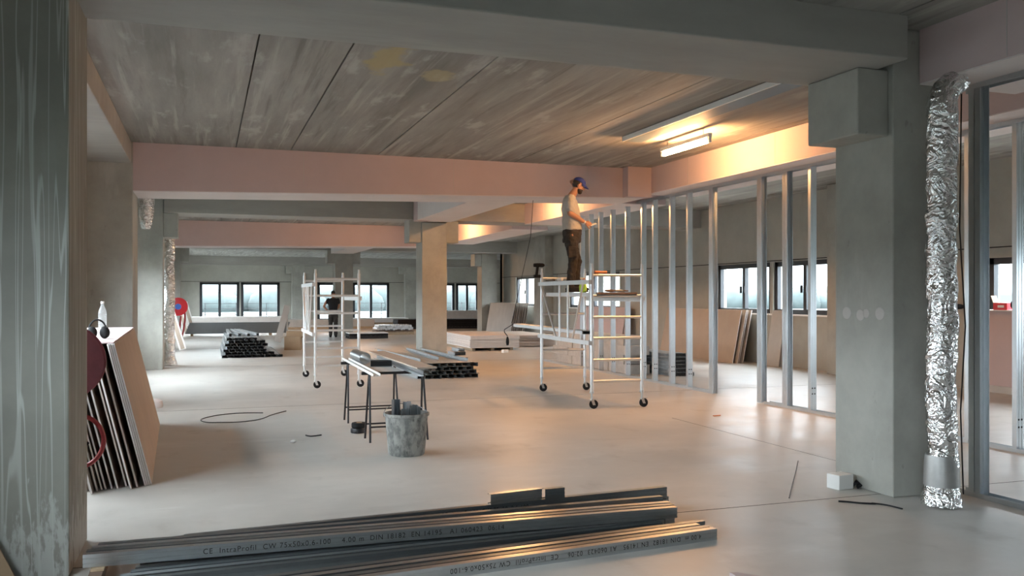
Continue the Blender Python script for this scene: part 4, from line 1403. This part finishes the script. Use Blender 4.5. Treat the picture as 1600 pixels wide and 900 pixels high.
# things on the right window sill
SZ = 1.4105
r = thing('red_carton', 'small red carton with its flap open on the right window sill', 'box', (12.66, YX(1567, 12.66), SZ), R(20))
MB().box(-0.11, -0.11, 0, 0.11, 0.11, 0.12).build('body', RED, r)
MB().bar((0, 0.11, 0.12), (0, 0.15, 0.24), 0.22, 0.004, (0, 1, 0)).build('flap', CARD, r)
MB().box(-0.1115, -0.06, 0.04, -0.11, 0.04, 0.08).build('printed_patch', WHITEP, r)
r = thing('tape_roll', 'black and white tape roll standing on the right window sill', 'tape roll', (12.66, YX(1588, 12.66), SZ + 0.085), R(10))
MB().lathe([(0.04, -0.03), (0.085, -0.03), (0.085, 0.03), (0.04, 0.03)], n=28, axis='x', close=True).build('wound_tape', BLACK, r, smooth=True)
MB().lathe([(0.034, -0.031), (0.04, -0.031), (0.04, 0.031), (0.034, 0.031)], n=28, axis='x', close=True).build('core', WHITEP, r, smooth=True)
tag(MB().ell((0, 0, 0.045), (0.13, 0.10, 0.05), sub=2).build('dark_glove', BLACK, loc=(12.66, YX(1497, 12.66), SZ), smooth=True), 'dark bundled glove on the sill behind the foil duct', 'glove')


# ------------------------------------------------------------------ people
def remeshed(mb, name, mt, parent, vox, smooth=6, disp=None):
    """join overlapping shapes into one continuous surface"""
    o = mb.build(name, mt, None)
    m = o.modifiers.new('r', 'REMESH')
    m.mode = 'VOXEL'
    m.voxel_size = vox
    s = o.modifiers.new('s', 'SMOOTH')
    s.factor = 0.5
    s.iterations = smooth
    if disp:
        tx = bpy.data.textures.new('folds', 'CLOUDS')
        tx.noise_scale = disp[0]
        d = o.modifiers.new('d', 'DISPLACE')
        d.texture = tx
        d.strength = disp[1]
        d.mid_level = 0.5
    dg = bpy.context.evaluated_depsgraph_get()
    me = bpy.data.meshes.new_from_object(o.evaluated_get(dg))
    o.modifiers.clear()
    o.data = me
    o.name = name
    me.polygons.foreach_set('use_smooth', [True] * len(me.polygons))
    o.parent = parent
    return o


def ballrod(mb, pts, rs, n=14):
    mb.tube(pts, rs, n)
    for p, r_ in zip(pts, rs):
        mb.ell(p, (r_, r_, r_), sub=2)


def hand(mb, wrist, d, nrm, size=1.0, curl=(20, 25, 20), spread=8, thumb_in=35, side=1):
    """five-fingered hand: d towards the fingertips, nrm out of the back of the hand, fingers curl to -nrm"""
    d = Vector(d).normalized()
    nrm = (Vector(nrm) - d * Vector(nrm).dot(d)).normalized()
    s = d.cross(nrm) * side          # towards the thumb
    w_ = Vector(wrist)
    rot = Matrix((d, s, nrm)).transposed()
    mb.ell(w_ + d * 0.048 * size, (0.056 * size, 0.043 * size, 0.017 * size), rot, 2)
    ballrod(mb, [w_ - d * 0.02, w_ + d * 0.02 * size], [0.027 * size, 0.026 * size])
    for k, (off, ln) in enumerate(((0.030, 0.072), (0.010, 0.080), (-0.010, 0.074), (-0.029, 0.058))):
        b = w_ + d * (0.090 if k < 3 else 0.083) * size + s * off * size
        a = 0.0
        fd = (d + s * math.tan(R(spread)) * (1.2 - 0.8 * k)).normalized()
        pts, p = [b - fd * 0.025 * size, b], b
        for j, seg in enumerate((0.45, 0.31, 0.24)):
            a += R(curl[j])
            v = fd * math.cos(a) - nrm * math.sin(a)
            p = p + v * ln * seg * size
            pts.append(p)
        ballrod(mb, pts, [0.0095 * size, 0.0095 * size, 0.009 * size, 0.0085 * size, 0.0075 * size], 10)
    b = w_ + d * 0.025 * size + s * 0.03 * size
    td = (d * 0.75 + s * math.cos(R(thumb_in)) * 0.7 - nrm * math.sin(R(thumb_in)) * 0.7).normalized()
    p1 = b + td * 0.035 * size
    p2 = p1 + (td + d * 0.5).normalized() * 0.030 * size
    p3 = p2 + (td * 0.5 + d).normalized() * 0.022 * size
    ballrod(mb, [b - td * 0.01, p1, p2, p3], [0.014 * size, 0.0115 * size, 0.0105 * size, 0.0085 * size], 10)


def head_shapes(mb, c, pitch, k=1.0):
    """skull, jaw, nose, lips, brow, ears around c (middle of the head), facing +x, nodding by pitch"""
    M = Matrix.Rotation(pitch, 3, 'Y')
    c = Vector(c)

    def E(p, r_, rt=None, sub=3):
        mb.ell(c + M @ (Vector(p) * k), tuple(v * k for v in r_), M @ (rt if rt else Matrix.Identity(3)), sub)
    E((-0.012, 0, 0.035), (0.098, 0.076, 0.088))
    E((0.028, 0, -0.035), (0.062, 0.060, 0.075))
    E((0.052, 0, -0.082), (0.036, 0.038, 0.030))          # chin
    E((0.082, 0, 0.022), (0.014, 0.046, 0.012), sub=2)     # brow
    E((0.100, 0, -0.022), (0.018, 0.014, 0.012), sub=2)    # nose tip
    E((0.092, 0, -0.003), (0.012, 0.009, 0.028), Matrix.Rotation(R(-20), 3, 'Y'), 2)
    E((0.082, 0, -0.053), (0.012, 0.024, 0.006), sub=2)    # lips
    E((0.080, 0, -0.064), (0.012, 0.021, 0.006), sub=2)
    for s in (-1, 1):
        E((-0.005, s * 0.076, -0.008), (0.020, 0.008, 0.032), Matrix.Rotation(R(12) * s, 3, 'Z'), 2)   # ears
        E((0.062, s * 0.036, -0.012), (0.026, 0.022, 0.022), sub=2)     # cheeks
    return lambda p: c + M @ (Vector(p) * k), M


# --- worker on the tower: x forward, y his left (away from the camera)
man = thing('person', 'worker in blue cap and grey t-shirt on the scaffold tower, looking at a phone', 'person', tuple(P(893, 462, 14.2).xy) + (1.706,), -YAW)
b = MB()
HCN = (0.115, 0.0, 1.715)
hp, HM = head_shapes(b, HCN, R(24))
ballrod(b, [(-0.02, 0, 1.52), (0.02, 0, 1.58), (0.075, 0, 1.66)], [0.068, 0.060, 0.056])
b.loft([(-0.01, 0, 0.86, 0.115, 0.155), (-0.005, 0, 0.95, 0.11, 0.15), (0.0, 0, 1.05, 0.105, 0.14), (-0.012, 0, 1.2, 0.11, 0.15), (-0.03, 0, 1.35, 0.115, 0.17), (-0.035, 0, 1.47, 0.095, 0.16), (-0.03, 0, 1.545, 0.055, 0.09)], 24)
# right arm (near the camera) down and bent, left arm raised to the back of the head
ballrod(b, [(-0.025, -0.175, 1.505), (-0.035, -0.20, 1.39), (-0.04, -0.215, 1.255)], [0.058, 0.050, 0.043])
ballrod(b, [(-0.04, -0.215, 1.255), (0.08, -0.17, 1.19), (0.205, -0.115, 1.115)], [0.044, 0.041, 0.028])
hand(b, (0.215, -0.11, 1.112), (1, 0.32, -0.25), (0.15, -0.9, 0.25), 1.0, (35, 40, 30), 3, 20, side=1)
ballrod(b, [(-0.02, 0.175, 1.52), (0.05, 0.28, 1.62), (0.10, 0.355, 1.71)], [0.058, 0.048, 0.042])
ballrod(b, [(0.10, 0.355, 1.71), (0.06, 0.25, 1.76), (0.01, 0.125, 1.80)], [0.042, 0.039, 0.027])
hand(b, (0.008, 0.118, 1.80), (0.02, -1, -0.06), (-0.75, 0.0, 0.66), 1.05, (14, 20, 18), 9, 10, side=-1)
# legs
for s, xk, xf in ((-1, 0.02, -0.035), (1, 0.10, 0.10)):
    ballrod(b, [(0.0, s * 0.09, 0.90), (0.01, s * 0.095, 0.72), (xk, s * 0.10, 0.50), (xk - 0.03, s * 0.105, 0.34), (xf, s * 0.11, 0.09)], [0.092, 0.08, 0.058, 0.056, 0.04])
    b.ell((xf + 0.06, s * 0.11, 0.045), (0.12, 0.045, 0.04), sub=3)
body = remeshed(b, 'body', SKIN, man, 0.0065, 4)
# shirt with sleeves
s_ = MB()
s_.loft([(0.012, 0, 1.00, 0.165, 0.185), (0.008, 0, 1.06, 0.158, 0.178), (0.0, 0, 1.2, 0.15, 0.18), (-0.022, 0, 1.34, 0.145, 0.195), (-0.03, 0, 1.45, 0.125, 0.19), (-0.027, 0, 1.52, 0.095, 0.15), (-0.02, 0, 1.565, 0.07, 0.085)], 28)
ballrod(s_, [(-0.02, -0.165, 1.49), (-0.03, -0.195, 1.40), (-0.035, -0.208, 1.315)], [0.075, 0.068, 0.066])
ballrod(s_, [(-0.02, 0.165, 1.50), (0.025, 0.25, 1.57)], [0.075, 0.066])
remeshed(s_, 'shirt', SHIRT, man, 0.009, 5, (0.07, 0.022))
# trousers
t_ = MB()
t_.loft([(0.005, 0, 0.80, 0.145, 0.178), (0.006, 0, 0.88, 0.15, 0.182), (0.008, 0, 0.97, 0.152, 0.178), (0.01, 0, 1.035, 0.148, 0.172)], 26)
for s, xk, xf in ((-1, 0.02, -0.035), (1, 0.10, 0.10)):
    ballrod(t_, [(0.0, s * 0.088, 0.86), (0.01, s * 0.095, 0.70), (xk, s * 0.10, 0.50), (xk - 0.025, s * 0.105, 0.32), (xf + 0.005, s * 0.11, 0.10)], [0.110, 0.098, 0.076, 0.070, 0.064])
t_.box(-0.06, -0.21, 0.55, 0.07, -0.16, 0.72)     # leg pocket
remeshed(t_, 'trousers', TROU, man, 0.010, 5, (0.06, 0.035))
for s, xf in ((-1, -0.035), (1, 0.10)):
    m = MB()
    m.ell((xf + 0.06, s * 0.11, 0.05), (0.135, 0.054, 0.045), sub=3)
    m.ell((xf, s * 0.11, 0.09), (0.06, 0.055, 0.07), sub=3)
    m.box(xf - 0.07, s * 0.11 - 0.048, 0.002, xf + 0.18, s * 0.11 + 0.048, 0.02)
    remeshed(m, 'boot', BLKS, man, 0.008, 3)
# hair, beard, cap
m = MB()
m.ell(hp((-0.026, 0, 0.030)), (0.094, 0.0795, 0.088), HM, 3)
o = remeshed(m, 'hair', HAIR, man, 0.008, 2)
m = MB()
m.ell(hp((0.036, 0, -0.060)), (0.060, 0.062, 0.054), HM, 3)
m.ell(hp((0.056, 0, -0.088)), (0.040, 0.042, 0.033), HM, 3)
m.ell(hp((0.086, 0, -0.041)), (0.012, 0.026, 0.006), HM, 2)
remeshed(m, 'beard', HAIR, man, 0.007, 2)
for s in (-1, 1):
    MB().ell(hp((0.076, s * 0.031, 0.006)), (0.012, 0.014, 0.008), HM, 2).build('eye', BLKS, man, smooth=True)
m = MB()
cc = Vector(hp((-0.008, 0, 0.062)))
for_ = []
for i in range(10):
    a = i / 9 * math.pi / 2
    for_.append((max(0.0, math.cos(a)), math.sin(a)))
rings = [(0.106 * c0 + 0.0, 0.082 * s0) for c0, s0 in for_]
mm = MB()
mm.lathe([(r_, h_) for r_, h_ in rings], n=32)
for v in mm.bm.verts:
    v.co.y *= 0.84
    v.co.z -= 0.004
# brim
br = []
for k in range(-6, 7):
    a = R(k * 11)
    br.append((math.cos(a) * 0.1, math.sin(a) * 0.088))
vs0 = [mm.bm.verts.new((x, y, 0.002)) for x, y in br]
vs1 = [mm.bm.verts.new((x + 0.082 * math.cos(R(k * 13)), y * 0.92, -0.028 - 0.010 * abs(k) / 6)) for k, (x, y) in zip(range(-6, 7), br)]
vs2 = [mm.bm.verts.new(v.co - Vector((0, 0, 0.005))) for v in vs0]
vs3 = [mm.bm.verts.new(v.co - Vector((0, 0, 0.005))) for v in vs1]
for i in range(12):
    mm.bm.faces.new((vs0[i], vs0[i + 1], vs1[i + 1], vs1[i]))
    mm.bm.faces.new((vs2[i + 1], vs2[i], vs3[i], vs3[i + 1]))
    mm.bm.faces.new((vs1[i], vs1[i + 1], vs3[i + 1], vs3[i]))
    mm.bm.faces.new((vs0[i + 1], vs0[i], vs2[i], vs2[i + 1]))
M4x = Matrix.Translation(cc) @ (Matrix.Rotation(R(28), 4, 'Y'))
mm.xf(M4x)
cap = mm.build('cap', NAVY, man, smooth=True)
em = MB().ell((0, 0, 0), (0.004, 0.02, 0.018), sub=2)
em.xf(M4x @ Matrix.Translation((0.097, -0.012, 0.034)) @ Matrix.Rotation(R(-25), 4, 'Y'))
em.build('emblem', WHITEP, cap, smooth=True)
m = MB().tube([(0.19, -0.122, 1.124), (0.205, -0.115, 1.115)], 0.034, 14).build('wristband', WHITEP, man, smooth=True)
# phone he holds
ph = tag(MB().box(-0.075, -0.036, -0.004, 0.075, 0.036, 0.004).build('mobile_phone', WHITEP, bevel=0.003), 'white phone in the hand of the worker on the tower', 'phone')
pm = Matrix.Translation(man.location) @ Matrix.Rotation(-YAW, 4, 'Z') @ Matrix.Translation((0.325, -0.055, 1.085)) @ Euler((R(20), R(-18), R(12))).to_matrix().to_4x4()
ph.matrix_world = pm

# --- far worker, seen from behind: faces +x, which is away from the camera; y is his left
m2 = thing('person', 'worker in black t-shirt seen from behind, hand on hip, before the far window', 'person', tuple(FL(520.5, 527).xy) + (0.0005,), math.pi / 2 - YAW + R(10))
b = MB()
hp2, HM2 = head_shapes(b, (0.05, 0, 1.72), R(18))
ballrod(b, [(-0.01, 0, 1.54), (0.03, 0, 1.65)], [0.065, 0.055])
b.loft([(0, 0, 0.88, 0.11, 0.16), (0, 0, 1.05, 0.10, 0.14), (0, 0, 1.25, 0.11, 0.165), (-0.01, 0, 1.42, 0.11, 0.185), (-0.01, 0, 1.53, 0.07, 0.12)], 22)
ballrod(b, [(-0.01, 0.19, 1.49), (-0.05, 0.30, 1.34), (-0.06, 0.36, 1.22)], [0.056, 0.048, 0.042])
ballrod(b, [(-0.06, 0.36, 1.22), (-0.02, 0.27, 1.12), (0.01, 0.185, 1.045)], [0.042, 0.038, 0.027])
hand(b, (0.01, 0.185, 1.045), (0.75, -0.55, -0.35), (0.2, 0.8, 0.3), 1.0, (15, 20, 15), 6, 30, side=-1)
ballrod(b, [(-0.01, -0.19, 1.49), (0.03, -0.21, 1.33), (0.05, -0.215, 1.2)], [0.056, 0.048, 0.042])
ballrod(b, [(0.05, -0.215, 1.2), (0.15, -0.16, 1.14), (0.24, -0.10, 1.10)], [0.042, 0.038, 0.027])
hand(b, (0.24, -0.10, 1.10), (0.8, 0.5, 0.1), (0.1, -0.6, 0.6), 1.0, (25, 30, 25), 5, 30, side=1)
for s in (-1, 1):
    ballrod(b, [(0, s * 0.09, 0.9), (0.01, s * 0.095, 0.72), (0.01, s * 0.1, 0.5), (-0.01, s * 0.1, 0.34), (0, s * 0.1, 0.09)], [0.09, 0.08, 0.058, 0.055, 0.04])
    b.ell((0.06, s * 0.105, 0.045), (0.12, 0.045, 0.04), sub=3)
remeshed(b, 'body', SKIN, m2, 0.008, 3)
s_ = MB()
s_.loft([(0, 0, 1.0, 0.135, 0.18), (0, 0, 1.12, 0.128, 0.17), (0, 0, 1.28, 0.135, 0.19), (-0.01, 0, 1.42, 0.13, 0.205), (-0.01, 0, 1.51, 0.10, 0.17), (-0.01, 0, 1.56, 0.07, 0.085)], 24)
for s in (-1, 1):
    ballrod(s_, [(-0.01, s * 0.18, 1.485), (-0.03 if s > 0 else 0.015, s * (0.26 if s > 0 else 0.21), 1.37)], [0.074, 0.064])
remeshed(s_, 'shirt', BLKS, m2, 0.012, 4, (0.08, 0.02))
t_ = MB()
t_.loft([(0, 0, 0.82, 0.135, 0.175), (0, 0, 0.95, 0.14, 0.175), (0, 0, 1.03, 0.135, 0.165)], 22)
for s in (-1, 1):
    ballrod(t_, [(0, s * 0.088, 0.87), (0.01, s * 0.093, 0.7), (0.01, s * 0.1, 0.5), (-0.01, s * 0.1, 0.32), (0.0, s * 0.1, 0.1)], [0.108, 0.10, 0.08, 0.076, 0.07])
remeshed(t_, 'trousers', TROU, m2, 0.012, 4, (0.07, 0.03))
for s in (-1, 1):
    m = MB()
    m.ell((0.06, s * 0.105, 0.05), (0.135, 0.054, 0.045), sub=3)
    m.ell((0, s * 0.105, 0.09), (0.06, 0.055, 0.07), sub=3)
    m.box(-0.07, s * 0.105 - 0.045, 0.002, 0.18, s * 0.105 + 0.045, 0.02)
    remeshed(m, 'boot', BLKS, m2, 0.010, 3)
m = MB()
m.ell(hp2((-0.018, 0, 0.045)), (0.102, 0.083, 0.088), HM2, 3)
remeshed(m, 'hair', HAIR, m2, 0.009, 2)
